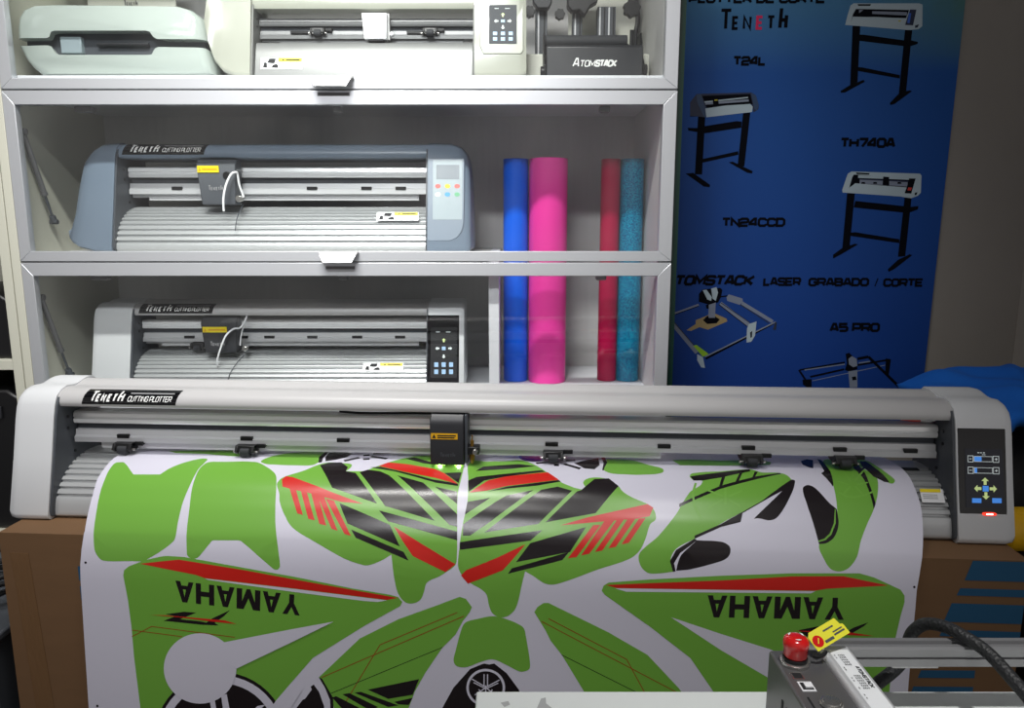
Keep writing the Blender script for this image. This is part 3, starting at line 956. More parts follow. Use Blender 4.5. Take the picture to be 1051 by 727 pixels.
VINYL_PRINT = [
('G',1,[1012,2258,1020,2243,1033,2234,1049,2229,1067,2226,1085,2224,1101,2221,1118,2219,1136,2220,1156,2226,1177,2240,1246,2299,1310,2359,1369,2418,1426,2474,1480,2526,1572,2523,1664,2521,1756,2518,1847,2515,1939,2513,1960,2484,1981,2454,2001,2423,2022,2393,2045,2365,2077,2329,2111,2294,2145,2260,2180,2226,2216,2194,2257,2159,2299,2126,2342,2094,2387,2065,2434,2040,2455,2031,2479,2025,2505,2026,2534,2033,2567,2051,2576,2062,2579,2078,2580,2096,2579,2114,2578,2129,2576,2186,2570,2237,2562,2283,2555,2329,2550,2375,2548,2437,2546,2497,2544,2555,2543,2613,2542,2669,2538,2743,2531,2815,2525,2885,2520,2955,2519,3026,2521,3097,2523,3167,2525,3235,2527,3303,2529,3371,2532,3417,2535,3463,2538,3508,2539,3553,2536,3598,2532,3615,2528,3632,2521,3649,2512,3664,2500,3678,2462,3714,2421,3749,2377,3782,2333,3814,2287,3846,2235,3880,2181,3912,2126,3944,2071,3976,2016,4009,1969,4009,1921,4008,1873,4008,1826,4008,1778,4009,1693,4012,1607,4017,1522,4021,1436,4021,1352,4015,1327,4008,1305,3996,1285,3980,1267,3961,1251,3941,1234,3914,1219,3886,1207,3856,1198,3825,1191,3794,1184,3749,1178,3704,1174,3659,1170,3614,1165,3569,1157,3504,1147,3439,1137,3372,1127,3305,1117,3238,1106,3169,1094,3099,1079,3026,1065,2952,1054,2879,1048,2826,1044,2773,1040,2719,1034,2662,1027,2604,1022,2568,1018,2532,1014,2496,1011,2459,1009,2422,1008,2389,1006,2355,1005,2320,1007,2288]),
('G',1,[2637,2163,2673,2149,2714,2142,2757,2141,2800,2141,2844,2140,2963,2131,3081,2120,3200,2111,3323,2110,3450,2122,3493,2135,3539,2158,3586,2188,3633,2221,3679,2254,3726,2287,3772,2321,3817,2356,3860,2394,3900,2433,3919,2457,3935,2484,3949,2512,3960,2540,3969,2567,3997,2667,4019,2760,4035,2849,4051,2935,4069,3022,4085,3094,4099,3163,4112,3230,4126,3296,4141,3362,4157,3427,4174,3491,4190,3555,4205,3617,4217,3680,4228,3743,4239,3807,4250,3872,4258,3936,4262,4002,4262,4015,4259,4028,4254,4041,4247,4052,4238,4062,4230,4069,4220,4074,4210,4077,4199,4078,4188,4077,4175,4074,4163,4069,4151,4062,4140,4054,4129,4046,4030,3964,3931,3882,3831,3800,3729,3720,3622,3642,3613,3637,3603,3634,3592,3632,3581,3630,3571,3628,3491,3630,3411,3632,3330,3634,3250,3636,3170,3638,3163,3640,3156,3642,3149,3644,3143,3647,3138,3652,3097,3702,3057,3754,3016,3807,2974,3859,2928,3909,2917,3919,2904,3926,2891,3932,2876,3936,2861,3938,2844,3938,2826,3936,2809,3933,2793,3928,2777,3920,2766,3912,2757,3902,2749,3891,2743,3879,2740,3866,2733,3804,2728,3743,2723,3682,2718,3621,2712,3561,2704,3484,2694,3406,2685,3326,2675,3246,2664,3165,2651,3088,2634,3008,2618,2927,2604,2847,2593,2766,2586,2706,2579,2644,2573,2581,2567,2516,2563,2449,2562,2413,2564,2378,2567,2343,2572,2309,2579,2275,2586,2248,2594,2221,2605,2197,2619,2177]),
('G',1,[1677,1685,2369,1594,3039,1575,3205,1880,2954,1895,2391,1798,1862,1786]),
('G',1,[3553,2125,3535,2096,3535,2060,3545,2020,3561,1982,3575,1951,3604,1900,3638,1855,3675,1816,3714,1782,3754,1750,3800,1717,3848,1687,3898,1662,3950,1640,4003,1622,4095,1584,4184,1537,4276,1499,4379,1494,4496,1541,4521,1583,4524,1651,4513,1733,4502,1818,4500,1899,4507,1937,4519,1979,4532,2019,4540,2055,4541,2081,4530,2117,4515,2145,4497,2167,4475,2183,4452,2193,4399,2204,4343,2208,4286,2208,4229,2205,4171,2204,4107,2205,4044,2206,3979,2206,3914,2203,3848,2197,3792,2194,3736,2193,3678,2187,3618,2167]),
('K',1,[4546,2097,4477,1847,4496,1541,4629,1366,4679,1406,4566,1586,4564,1895,4601,2078]),
('K',1,[4651,2034,4591,1841,4584,1585,4776,1483,5021,1628,4965,1818,4808,1961]),
('K',1,[4994,2036,5216,1866,5167,1802,4946,1972]),
('K',1,[5236,1749,5345,1723,5326,1645,5218,1671]),
('K',1,[5288,1948,5396,1923,5378,1845,5270,1870]),
('K',1,[5367,1790,5669,1897,5696,1821,5394,1714]),
('K',1,[5387,1649,5815,1537,5795,1460,5367,1571]),
('K',1,[9332,1350,9453,1438,9491,1809,9430,2159,9390,2160,9429,1864,9397,1482]),
('K',1,[8926,1894,9175,1693,9355,1605,9355,1966,9262,2132,9093,2103]),
('P',1,[7972,1659,7965,1607,7973,1552,7990,1497,8011,1447,8030,1408,8056,1371,8084,1347,8113,1334,8143,1332,8173,1339,8211,1356,8250,1379,8288,1412,8325,1458,8359,1517,8377,1561,8393,1621,8406,1683,8409,1736,8401,1771,8356,1821,8308,1847,8258,1854,8208,1849,8157,1838,8119,1827,8079,1810,8039,1780,8003,1733]),
('K',1,[8290,1969,8555,1895,8536,1828,8271,1902]),
('K',1,[8588,2042,8671,2038,8668,1968,8584,1972]),
('K',1,[8792,1817,8956,1780,8941,1711,8777,1749]),
('K',1,[8733,1969,9006,2148,9044,2089,8771,1911]),
('G',1,[4006,2670,4003,2653,4003,2635,4006,2619,4011,2602,4017,2587,4022,2574,4029,2561,4037,2550,4046,2539,4055,2529,4066,2520,4077,2510,4088,2502,4100,2495,4113,2488,4167,2460,4222,2432,4277,2405,4331,2375,4384,2343,4427,2310,4468,2272,4508,2232,4548,2191,4591,2153,4622,2131,4656,2112,4690,2097,4726,2086,4764,2079,4806,2076,4849,2078,4894,2084,4939,2092,4984,2100,5013,2102,5043,2102,5073,2105,5104,2115,5136,2138,5146,2154,5151,2177,5152,2201,5150,2224,5146,2243,5138,2267,5128,2288,5116,2306,5103,2323,5091,2341,5155,2339,5220,2337,5284,2335,5348,2333,5412,2331,5457,2297,5500,2261,5544,2223,5587,2184,5632,2145,5689,2094,5747,2038,5805,1980,5863,1922,5924,1867,5991,1812,6059,1762,6130,1717,6203,1680,6278,1652,6420,1619,6566,1598,6713,1585,6860,1574,7006,1559,7020,1678,7033,1788,7046,1896,7056,1996,7063,2082,7066,2189,7066,2281,7063,2361,7058,2434,7054,2502,7050,2566,7044,2628,7039,2688,7036,2746,7035,2802,7039,2902,7046,3002,7055,3100,7063,3194,7070,3286,7077,3390,7084,3492,7089,3591,7091,3691,7089,3791,7089,3818,7087,3845,7084,3872,7077,3897,7065,3919,7036,3951,7003,3979,6967,4004,6930,4028,6895,4054,6879,4065,6863,4076,6847,4086,6831,4096,6814,4106,6774,4126,6733,4144,6692,4162,6654,4184,6620,4212,6602,4238,6592,4268,6585,4300,6579,4333,6570,4365,6559,4395,6549,4427,6537,4457,6522,4486,6502,4510,6477,4530,6449,4546,6418,4558,6387,4566,6355,4570,6331,4569,6306,4565,6283,4556,6261,4544,6242,4529,6217,4504,6196,4475,6177,4445,6160,4412,6147,4379,6131,4327,6119,4274,6109,4220,6100,4166,6092,4112,6083,4045,6075,3979,6068,3913,6060,3847,6052,3782,6023,3801,5995,3820,5966,3839,5937,3857,5907,3873,5866,3893,5825,3912,5782,3931,5740,3947,5696,3960,5673,3964,5650,3965,5627,3964,5604,3961,5582,3956,5521,3941,5462,3923,5402,3904,5344,3883,5286,3859,5185,3811,5085,3760,4985,3708,4885,3655,4783,3602,4712,3566,4638,3530,4565,3493,4494,3451,4425,3404,4385,3368,4349,3328,4315,3284,4284,3238,4252,3193,4226,3154,4201,3114,4177,3072,4153,3029,4131,2984,4120,2956,4113,2927,4106,2898,4100,2869,4090,2840,4075,2807,4057,2774,4038,2741,4020,2707]),
('R',2,[4059,2564,4107,2492,4223,2507,4684,2681,4983,2799,5504,2978,5148,2958,4648,2826,4289,2753,4113,2708]),
('R',3,[4236,2732,4353,2759,4562,3198,4464,3174]),
('R',3,[4439,2780,4547,2803,4771,3283,4660,3256]),
('R',3,[4617,2812,4739,2838,4970,3360,4853,3334]),
('R',3,[4725,2839,4847,2872,5166,3437,5063,3407]),
('R',3,[4881,2907,5023,2939,5390,3511,5281,3482]),
('K',2,[4601,2187,4733,2096,4940,2070,5098,2233,5091,2341,5268,2382,5738,2972,4946,2705]),
('K',2,[5333,2365,5455,2291,5672,2327,5848,2423,6707,3237,5878,3011]),
('K',2,[5984,2419,6435,2562,7057,3121,7073,3325,6947,3296]),
('K',2,[6649,2640,7021,2728,7041,2945]),
('K',2,[5790,3091,7078,3400,7087,3535,5962,3266]),
('K',2,[5118,2977,5995,3321,6184,3653,5308,3316]),
('K',2,[5381,3412,6246,3736,6329,3867,5468,3537]),
('K',2,[5473,2218,5644,2199,6595,2493,7018,2567,7023,2617,6638,2557,5914,2319]),
('K',2,[6008,1841,6155,1768,6480,1984,6494,2070,6348,2035]),
('K',2,[6761,2334,7049,2308,7027,2559]),
('R',3,[5622,2180,5748,2040,6077,2089,6592,2238,6762,2344,7019,2580,6624,2456,6125,2339]),
('R',2,[6060,3345,7071,3903,6911,4034,6393,3795]),
('G',1,[7144,1947,7129,2070,7134,2188,7150,2297,7167,2393,7177,2476,7184,2571,7192,2661,7199,2747,7203,2827,7203,2905,7198,2984,7189,3062,7179,3138,7167,3211,7158,3284,7151,3349,7145,3413,7139,3477,7134,3540,7129,3603,7124,3665,7118,3727,7112,3790,7109,3854,7110,3918,7113,3945,7119,3972,7128,3998,7139,4023,7152,4046,7172,4075,7193,4103,7216,4129,7241,4153,7268,4175,7322,4211,7380,4241,7438,4271,7493,4306,7540,4349,7562,4387,7575,4430,7582,4476,7589,4523,7601,4568,7610,4597,7620,4626,7631,4655,7645,4680,7665,4701,7693,4721,7724,4736,7757,4747,7792,4751,7826,4750,7859,4741,7890,4726,7920,4706,7948,4682,7973,4656,7992,4633,8008,4606,8022,4578,8033,4548,8043,4519,8061,4451,8076,4383,8089,4315,8101,4248,8115,4181,8124,4141,8133,4101,8143,4062,8152,4022,8161,3983,8184,3996,8206,4008,8228,4020,8250,4033,8273,4045,8323,4076,8372,4111,8421,4144,8472,4170,8528,4184,8589,4184,8649,4173,8709,4154,8768,4131,8827,4109,8922,4073,9016,4035,9110,3995,9203,3955,9297,3918,9390,3884,9485,3853,9580,3821,9673,3787,9764,3747,9799,3728,9833,3705,9864,3679,9894,3650,9920,3620,9945,3586,9966,3550,9984,3511,10002,3472,10019,3433,10036,3389,10050,3343,10064,3297,10080,3251,10101,3207,10116,3189,10136,3173,10157,3159,10177,3143,10191,3123,10197,3104,10199,3083,10198,3062,10195,3041,10191,3021,10187,3002,10181,2984,10174,2966,10166,2949,10156,2934,10143,2918,10129,2903,10113,2889,10097,2877,10080,2866,10037,2844,9993,2825,9948,2807,9903,2787,9860,2766,9827,2747,9794,2727,9763,2706,9732,2683,9703,2656,9686,2635,9671,2611,9658,2584,9644,2559,9627,2536,9601,2507,9574,2478,9546,2451,9517,2427,9485,2407,9447,2390,9408,2378,9368,2370,9328,2366,9287,2364,9253,2366,9219,2371,9185,2380,9151,2392,9119,2409,9105,2419,9092,2433,9080,2449,9072,2468,9067,2487,9068,2506,9074,2523,9082,2540,9091,2556,9099,2572,9107,2589,9115,2606,9124,2623,9132,2639,9140,2656,9096,2644,9051,2633,9007,2621,8962,2609,8917,2597,8871,2575,8824,2553,8777,2531,8730,2506,8685,2476,8636,2436,8589,2390,8543,2339,8495,2285,8446,2230,8399,2176,8350,2119,8301,2059,8249,1996,8196,1936,8154,1894,8111,1858,8068,1830,8023,1809,7979,1796,7937,1797,7896,1810,7855,1829,7814,1848,7772,1861,7703,1872,7633,1880,7563,1886,7493,1893,7424,1901,7363,1893,7298,1867,7235,1851,7181,1870]),
('K',2,[7284,2261,7393,2120,7990,1994,8270,2065,7863,2176]),
('K',2,[7179,2498,7303,2417,7805,2320,8377,2201,8446,2242,7809,2387,7445,2490,7208,2723]),
('K',2,[7497,2716,7823,2607,8668,2445,8702,2476,8321,2573,7825,2648]),
('K',2,[7203,2905,7567,2824,7182,3124]),
('K',2,[7161,3284,7657,2893,7832,2774,8257,2664,7580,3240,7286,3458,7173,3461]),
('K',2,[8389,2652,8653,2584,8884,2659,8355,3246,7508,3404]),
('K',2,[8966,2668,9032,2643,9252,2404,9486,2383,9637,2544,9253,3046,8467,3217]),
('K',2,[7131,3562,8421,3342,8234,3511,7135,3680]),
('K',2,[8234,3549,9100,3276,8854,3664,8017,3844]),
('K',2,[7954,3941,8838,3665,8735,3792,7891,4030]),
('R',3,[7216,2742,7512,2488,7809,2387,8481,2258,8668,2441,7822,2595,7495,2696]),
('R',2,[7156,4079,7236,3995,7745,3773,8162,3566,7969,3798,7811,3978,7268,4208]),
('R',2,[8698,3260,9140,3117,10080,2866,10166,2927,10099,3075,9906,3121,9395,3177]),
('R',3,[9215,3243,9330,3234,8955,3739,8823,3761]),
('R',3,[9388,3177,9548,3156,9150,3684,9027,3712]),
('R',3,[9587,3149,9698,3139,9351,3629,9238,3654]),
('R',3,[9752,3135,9881,3114,9558,3569,9445,3593]),
('R',3,[9931,3120,10040,3104,9760,3502,9646,3530]),
('G',1,[9493,1652,9579,1632,9664,1627,9748,1634,9831,1653,9912,1680,9972,1714,10030,1760,10087,1813,10142,1868,10198,1918,10240,1946,10283,1968,10325,1992,10365,2023,10401,2065,10407,2085,10407,2114,10404,2144,10396,2170,10386,2185,10341,2213,10296,2231,10251,2242,10206,2249,10161,2255,10087,2263,10013,2270,9940,2273,9866,2273,9793,2268,9718,2265,9641,2264,9565,2256,9494,2232,9429,2179,9418,2138,9428,2078,9449,1999,9474,1905,9491,1809,9492,1774,9489,1734,9487,1696,9487,1666]),
('G',1,[10614,1637,10714,1888,11401,1867,12232,1777,12293,1640,12133,1502,11453,1617,10935,1583]),
('G',1,[10815,2259,10833,2227,10857,2205,10884,2191,10912,2183,10938,2176,11021,2156,11104,2143,11186,2133,11269,2123,11352,2111,11449,2090,11547,2064,11645,2037,11743,2017,11837,2009,11875,2020,11909,2045,11941,2075,11974,2101,12010,2117,12075,2123,12142,2120,12210,2115,12275,2118,12335,2137,12364,2158,12390,2187,12411,2223,12426,2265,12436,2311,12432,2333,12420,2355,12401,2376,12381,2395,12362,2411,12262,2493,12164,2569,12067,2640,11971,2706,11876,2767,11739,2850,11603,2930,11466,3009,11331,3086,11198,3163,11111,3213,11025,3263,10939,3314,10854,3364,10769,3413,10710,3444,10649,3473,10590,3502,10533,3535,10481,3575,10454,3603,10432,3635,10415,3670,10403,3707,10395,3745,10395,3780,10402,3816,10412,3851,10424,3886,10434,3922,10388,3929,10341,3938,10295,3946,10249,3952,10202,3957,10170,3960,10138,3962,10107,3962,10076,3959,10046,3949,10019,3933,9994,3913,9971,3890,9952,3864,9936,3836,9924,3807,9914,3776,9909,3744,9908,3712,9914,3681,9926,3652,9944,3626,9966,3602,9991,3579,10015,3557,10052,3524,10092,3493,10132,3463,10171,3431,10208,3396,10272,3328,10333,3257,10394,3184,10454,3109,10515,3029,10543,2988,10568,2946,10593,2902,10618,2859,10644,2817,10668,2779,10693,2741,10719,2702,10746,2663,10776,2626,10822,2586,10873,2552,10924,2517,10968,2474,10999,2416,10997,2388,10971,2381,10931,2385,10890,2388,10857,2378,10841,2363,10826,2342,10814,2318,10809,2290]),
('K',2,[10821,2287,10925,2255,11345,2146,11837,2009,11835,2089,11317,2297,11004,2383,10856,2388]),
('K',2,[10577,2853,11284,2488,11897,2248,12305,2125,12313,2158,11721,2384,11274,2552,10573,2906]),
('K',2,[10386,3761,10481,3590,10769,3413,10805,3437,10542,3634,10448,3790,10474,3914,10434,3922]),
('K',1,[10516,3757,10525,3734,10534,3711,10545,3688,10557,3667,10572,3648,10615,3603,10661,3561,10708,3520,10757,3479,10805,3437,10878,3438,10951,3438,11025,3438,11097,3441,11169,3449,11196,3454,11222,3463,11246,3475,11268,3490,11288,3507,11297,3519,11303,3534,11306,3550,11307,3566,11305,3583,11302,3602,11296,3622,11288,3641,11278,3659,11265,3674,11248,3691,11228,3706,11206,3719,11183,3730,11160,3739,11069,3770,10976,3799,10884,3827,10790,3852,10696,3876,10654,3885,10610,3891,10567,3896,10524,3900,10480,3905,10487,3875,10493,3845,10499,3815,10507,3786]),
('K',2,[11338,2269,11388,2267,11300,2487,11249,2502]),
('K',2,[11639,2166,11692,2151,11577,2389,11526,2400]),
('K',2,[11902,2100,11952,2098,11861,2278,11816,2290]),
('K',2,[12439,2311,12475,2360,12235,2565,11549,2984,11498,3132,11193,3218,10772,3413,10775,3366,11197,3172,11879,2767]),
('K',2,[12436,2321,12450,2314,12464,2317,12476,2327,12482,2342,12481,2360,12458,2429,12432,2492,12403,2552,12373,2608,12342,2661,12294,2741,12246,2816,12197,2888,12146,2956,12091,3021,12067,3044,12041,3062,12013,3077,11984,3087,11955,3093,11920,3094,11887,3088,11854,3079,11822,3069,11788,3064,11772,3064,11756,3065,11740,3068,11724,3070,11709,3073,11807,2979,11907,2885,12007,2791,12110,2692,12218,2586,12258,2536,12299,2482,12342,2427,12387,2373]),
('G',1,[13197,1525,13256,1426,13307,1393,13351,1404,13390,1431,13429,1447,13484,1451,13536,1459,13585,1476,13629,1506,13665,1551,13687,1608,13701,1679,13711,1756,13721,1833,13733,1904,13753,1960,13779,2006,13805,2052,13822,2106,13825,2173,13815,2254,13796,2333,13772,2408,13748,2478,13724,2543,13699,2609,13671,2672,13643,2733,13615,2790,13586,2845,13554,2901,13520,2957,13484,3012,13448,3066,13415,3120,13385,3172,13356,3223,13328,3275,13302,3326,13277,3377,13256,3427,13239,3477,13222,3526,13205,3575,13185,3622,13168,3655,13148,3688,13126,3719,13102,3749,13075,3776,13052,3795,13026,3811,12998,3825,12970,3835,12940,3841,12912,3843,12884,3842,12856,3836,12829,3827,12804,3814,12781,3796,12761,3773,12743,3748,12728,3722,12715,3695,12690,3646,12664,3596,12643,3545,12635,3493,12645,3440,12671,3411,12710,3398,12756,3390,12802,3380,12840,3358,12871,3319,12897,3276,12918,3229,12936,3181,12953,3133,12970,3080,12985,3025,12999,2970,13009,2914,13018,2859,13027,2796,13034,2732,13042,2664,13050,2594,13057,2521,13064,2451,13070,2377,13078,2297,13088,2207,13102,2103,13111,2008,13115,1899,13124,1783,13147,1662]),
('G',1,[13687,1491,13744,1379,13797,1339,13844,1351,13886,1385,13923,1410,13946,1427,13963,1456,13975,1494,13984,1539,13990,1586,14006,1721,14020,1854,14033,1983,14051,2097,14075,2194,14079,2211,14083,2231,14084,2251,14082,2273,14074,2296,14061,2316,14046,2334,14028,2348,14011,2356,13997,2359,13975,2353,13957,2341,13941,2325,13926,2305,13912,2286,13870,2222,13833,2149,13801,2066,13774,1966,13751,1855,13727,1798,13691,1753,13661,1701,13653,1623]),
('K',2,[13828,1481,13923,1499,13974,2335,13898,2322,13776,2175,13756,1756]),
('K',2,[13609,1611,13735,1547,13697,1996,13643,2370,13625,2774,13576,2862,13585,2665,13597,2270,13582,1865]),
('K',2,[13790,1754,13805,1803,13587,2117,13574,2082]),
('K',2,[13782,1421,13795,1459,13585,1766,13576,1717]),
('K',2,[13134,1404,13183,1465,13145,2025,13078,2389,13052,2457,12970,2109,13045,2030]),
('K',2,[12565,2514,12575,2493,12590,2474,12609,2458,12629,2446,12648,2438,12668,2436,12687,2438,12705,2445,12722,2455,12737,2467,12754,2484,12769,2503,12782,2525,12795,2547,12807,2569,12829,2612,12850,2655,12870,2697,12892,2737,12917,2775,12934,2797,12952,2818,12971,2837,12990,2857,13008,2877,13005,2928,13003,2980,13000,3031,12994,3082,12984,3132,12971,3173,12956,3213,12937,3252,12915,3289,12890,3325,12870,3349,12847,3371,12822,3390,12796,3407,12769,3421,12745,3431,12720,3436,12695,3440,12670,3442,12644,3446,12635,3380,12627,3314,12619,3246,12611,3178,12603,3109,12596,3049,12589,2987,12581,2926,12573,2864,12567,2802,12561,2749,12555,2695,12553,2638,12555,2578]),
('G',3,[12980,2877,12991,2884,12944,3116,12849,3295,12744,3385,12639,3416,12639,3394,12733,3360,12827,3279,12916,3117]),
('K',1,[12812,1551,12957,1417,13042,1475,12910,1904,12851,1860,12786,1744]),
('L',2,[13610,1701,13431,2191,13459,2202,13638,1711]),
('L',2,[13346,1916,13345,2314,13375,2314,13376,1916]),
('L',2,[13708,1935,13440,2300,13464,2318,13732,1953]),
('L',2,[13158,2346,13298,2422,13312,2396,13173,2319]),
('L',2,[13623,2330,13445,2388,13454,2417,13632,2358]),
('L',2,[13183,2616,13339,2453,13317,2432,13162,2595]),
('L',2,[13482,2594,13423,2433,13395,2443,13454,2604]),
('L',2,[13104,2586,13195,2663,13215,2640,13123,2563]),
('L',2,[13187,2659,13325,2681,13330,2652,13192,2629]),
('L',2,[13314,2682,13500,2634,13492,2605,13306,2653]),
('L',2,[13485,2639,13665,2555,13653,2528,13473,2612]),
('L',2,[11323,2537,11280,2843,11315,2848,11358,2542]),
('L',2,[11057,2609,11272,2711,11287,2680,11072,2578]),
('L',2,[11592,2563,11364,2685,11380,2716,11608,2594]),
('L',2,[11037,2931,11278,2774,11259,2745,11018,2902]),
('L',2,[11536,2856,11373,2742,11353,2771,11516,2884]),
('L',2,[10869,2440,10787,2669,10820,2681,10902,2452]),
('L',2,[10790,2655,10800,2893,10835,2892,10824,2654]),
('L',2,[10797,2878,10879,3104,10912,3092,10830,2866]),
('G',1,[1672,4249,1690,4163,1775,4092,2051,3983,2322,3916,2423,3906,2693,3915,4461,4179,5442,4350,6028,4433,6158,4466,6222,4546,6188,4616,5589,4980,4746,5550,4395,5969,4108,6317,3854,6705,1825,6798,1801,6364,1759,5650,1749,5120,1721,4665]),
('R',2,[1964,4046,2355,3991,2609,3960,3695,4101,4459,4223,6151,4480,5978,4520,4454,4376,3020,4251,2887,4204]),
('W',2,[3020,4258,4454,4382,5977,4527,5829,4559,5600,4550,4452,4434,3086,4279]),
('K',2,[4274,6975,4258,7131,4223,7285,4170,7436,4100,7580,4012,7715,3910,7839,3794,7950,3667,8045,3530,8122,3386,8181,3238,8221,3088,8239,2939,8237,2793,8213,2654,8170,2523,8106,2403,8023,2296,7924,2204,7809,2128,7680,2071,7541,2032,7393,2013,7240,2013,7083,2033,6926,2072,6771,2129,6622,2203,6480,2293,6348,2397,6229,2513,6123,2640,6033,2776,5961,2917,5906,3062,5871,3208,5855,3353,5859,3495,5882,3630,5925,3758,5987,3875,6066,3980,6161,4072,6271,4147,6394,4206,6528,4248,6671,4270,6821]),
('W',3,[4219,6978,4204,7126,4171,7273,4120,7416,4053,7553,3970,7681,3873,7799,3762,7904,3641,7994,3511,8068,3375,8124,3234,8161,3091,8179,2949,8177,2811,8155,2678,8113,2554,8052,2440,7974,2338,7879,2251,7770,2179,7648,2124,7516,2088,7375,2069,7229,2069,7080,2088,6931,2125,6784,2179,6642,2250,6507,2335,6381,2434,6268,2545,6167,2665,6082,2794,6012,2928,5961,3066,5927,3206,5912,3343,5915,3478,5938,3607,5979,3728,6037,3840,6112,3940,6203,4027,6308,4099,6425,4155,6553,4194,6689,4216,6831]),
('K',4,[4089,6984,4075,7114,4046,7243,4002,7368,3942,7489,3869,7601,3784,7704,3687,7796,3581,7875,3467,7940,3347,7989,3223,8021,3099,8036,2974,8034,2853,8015,2737,7978,2628,7925,2528,7857,2439,7774,2362,7678,2300,7571,2251,7456,2219,7332,2203,7205,2203,7074,2219,6943,2251,6814,2298,6689,2360,6570,2435,6460,2522,6360,2619,6272,2725,6197,2838,6136,2956,6090,3077,6060,3199,6047,3320,6050,3439,6070,3552,6106,3659,6157,3757,6223,3845,6303,3921,6395,3984,6498,4033,6610,4067,6730,4086,6855]),
('W',5,[2998,6312,3084,6308,3131,6738,3045,6742]),
('W',5,[3199,6268,3293,6228,3362,6728,3242,6733]),
('W',5,[3942,6385,3865,6453,3726,6495,3798,6420]),
('W',6,[3478,5777,3469,5857,3450,5936,3421,6013,3382,6087,3335,6155,3280,6218,3217,6274,3148,6322,3075,6361,2998,6390,2918,6409,2837,6418,2757,6416,2679,6404,2604,6381,2534,6348,2469,6306,2412,6255,2362,6197,2321,6131,2289,6060,2268,5985,2256,5906,2256,5826,2266,5745,2286,5666,2316,5589,2356,5516,2404,5448,2460,5386,2523,5331,2592,5284,2666,5246,2742,5218,2821,5200,2901,5191,2980,5194,3057,5206,3130,5229,3199,5261,3263,5303,3320,5353,3369,5411,3410,5475,3442,5545,3464,5620,3476,5697]),
('W',7,[3233,5346,4428,5064,5112,4911,4420,5284,3485,5776,3214,5734]),
('W',5,[4116,6306,4395,5969,4556,6103,4196,6690,3854,6705]),
('D',2,[1750,5189,2593,5271,2594,5259,1752,5177]),
('D',2,[1747,5303,2099,5111,2093,5100,1741,5293]),
('D',2,[2089,5113,3471,5249,3472,5237,2090,5101]),
('K',2,[2339,4888,2649,4835,2852,4842,2573,4967,2912,4990,3214,5049,2942,5048,2298,5002,2508,4917]),
('K',2,[2995,5022,3118,4930,3413,4781,3306,4889,3148,5006,3214,5049]),
('R',3,[2082,4908,2338,4906,3320,4958,3513,5014,3082,4984,2575,4932]),
('K',2,[4558,4833,4478,4826,4426,4691,4354,4816,4274,4809,4392,4619,4403,4475,4483,4482,4471,4626]),
('K',2,[4263,4462,4133,4797,4051,4790,3971,4436,4050,4443,4062,4514,4161,4522,4184,4455]),
('G',3,[4130,4582,4084,4578,4098,4704]),
('K',2,[3933,4433,3910,4778,3794,4768,3729,4571,3640,4755,3524,4745,3545,4398,3635,4406,3621,4621,3708,4412,3770,4418,3830,4639,3844,4425]),
('K',2,[3508,4394,3382,4733,3300,4726,3214,4368,3293,4375,3307,4446,3407,4455,3428,4387]),
('G',3,[3377,4515,3330,4511,3346,4639]),
('K',2,[3176,4364,3158,4714,3073,4707,3080,4574,2947,4562,2941,4696,2856,4689,2872,4337,2957,4345,2951,4478,3084,4490,3091,4357]),
('K',2,[2835,4334,2713,4677,2631,4670,2538,4307,2618,4314,2634,4386,2734,4395,2755,4326]),
('G',3,[2705,4456,2657,4452,2675,4581]),
('K',2,[13023,4603,12943,4604,12879,4470,12817,4606,12737,4607,12838,4399,12838,4251,12918,4250,12918,4398]),
('K',2,[12698,4253,12594,4609,12512,4610,12405,4257,12484,4256,12501,4326,12601,4324,12619,4254]),
('G',3,[12575,4388,12528,4389,12552,4517]),
('K',2,[12368,4257,12368,4612,12252,4614,12173,4419,12096,4616,11979,4618,11979,4262,12068,4261,12068,4481,12142,4260,12205,4259,12278,4478,12278,4258]),
('K',2,[11941,4263,11834,4620,11752,4622,11646,4266,11726,4265,11743,4336,11844,4334,11862,4264]),
('G',3,[11817,4399,11770,4399,11793,4528]),
('K',2,[11609,4267,11607,4624,11522,4625,11522,4489,11388,4490,11387,4627,11301,4628,11304,4271,11389,4269,11388,4404,11522,4403,11523,4268]),
('K',2,[11266,4271,11156,4630,11073,4632,10968,4275,11049,4274,11066,4344,11167,4343,11186,4272]),
('G',3,[11140,4408,11092,4408,11115,4537]),
('G',1,[7135,4430,7231,4460,7327,4593,7294,4679,7180,4837,7065,5063,6851,5295,6568,5739,6399,6060,6295,6345,6225,6597,5151,6646,5043,6294,4948,6051,4836,5880,5521,5190,6154,4839,6745,4596]),
('D',2,[4886,5885,7203,4755,7198,4743,4880,5874]),
('D',2,[5124,6547,5857,5281,5846,5275,5112,6540]),
('D',2,[5849,5289,7100,4697,7095,4686,5844,5277]),
('K',2,[5029,6152,6856,5291,6852,5282,5025,6143]),
('K',2,[5635,6057,6474,5840,6365,6114,5965,6201]),
('K',2,[5416,6119,5517,6098,6130,6307,5962,6342]),
('K',2,[5214,6153,5332,6130,5795,6350,5728,6388,5594,6376]),
('K',2,[5045,6217,5113,6192,5494,6381,5224,6428]),
('K',2,[6064,6250,6364,6167,6296,6293,6130,6289]),
('K',2,[4836,5880,4886,5895,5061,6223,5066,6650,5015,6652,5010,6260,4932,6052]),
('K',1,[4447,6427,4554,6280,4595,6261,4712,6097,4696,6044,4748,6007,4829,6127,4906,6371,4914,6657,4268,6686]),
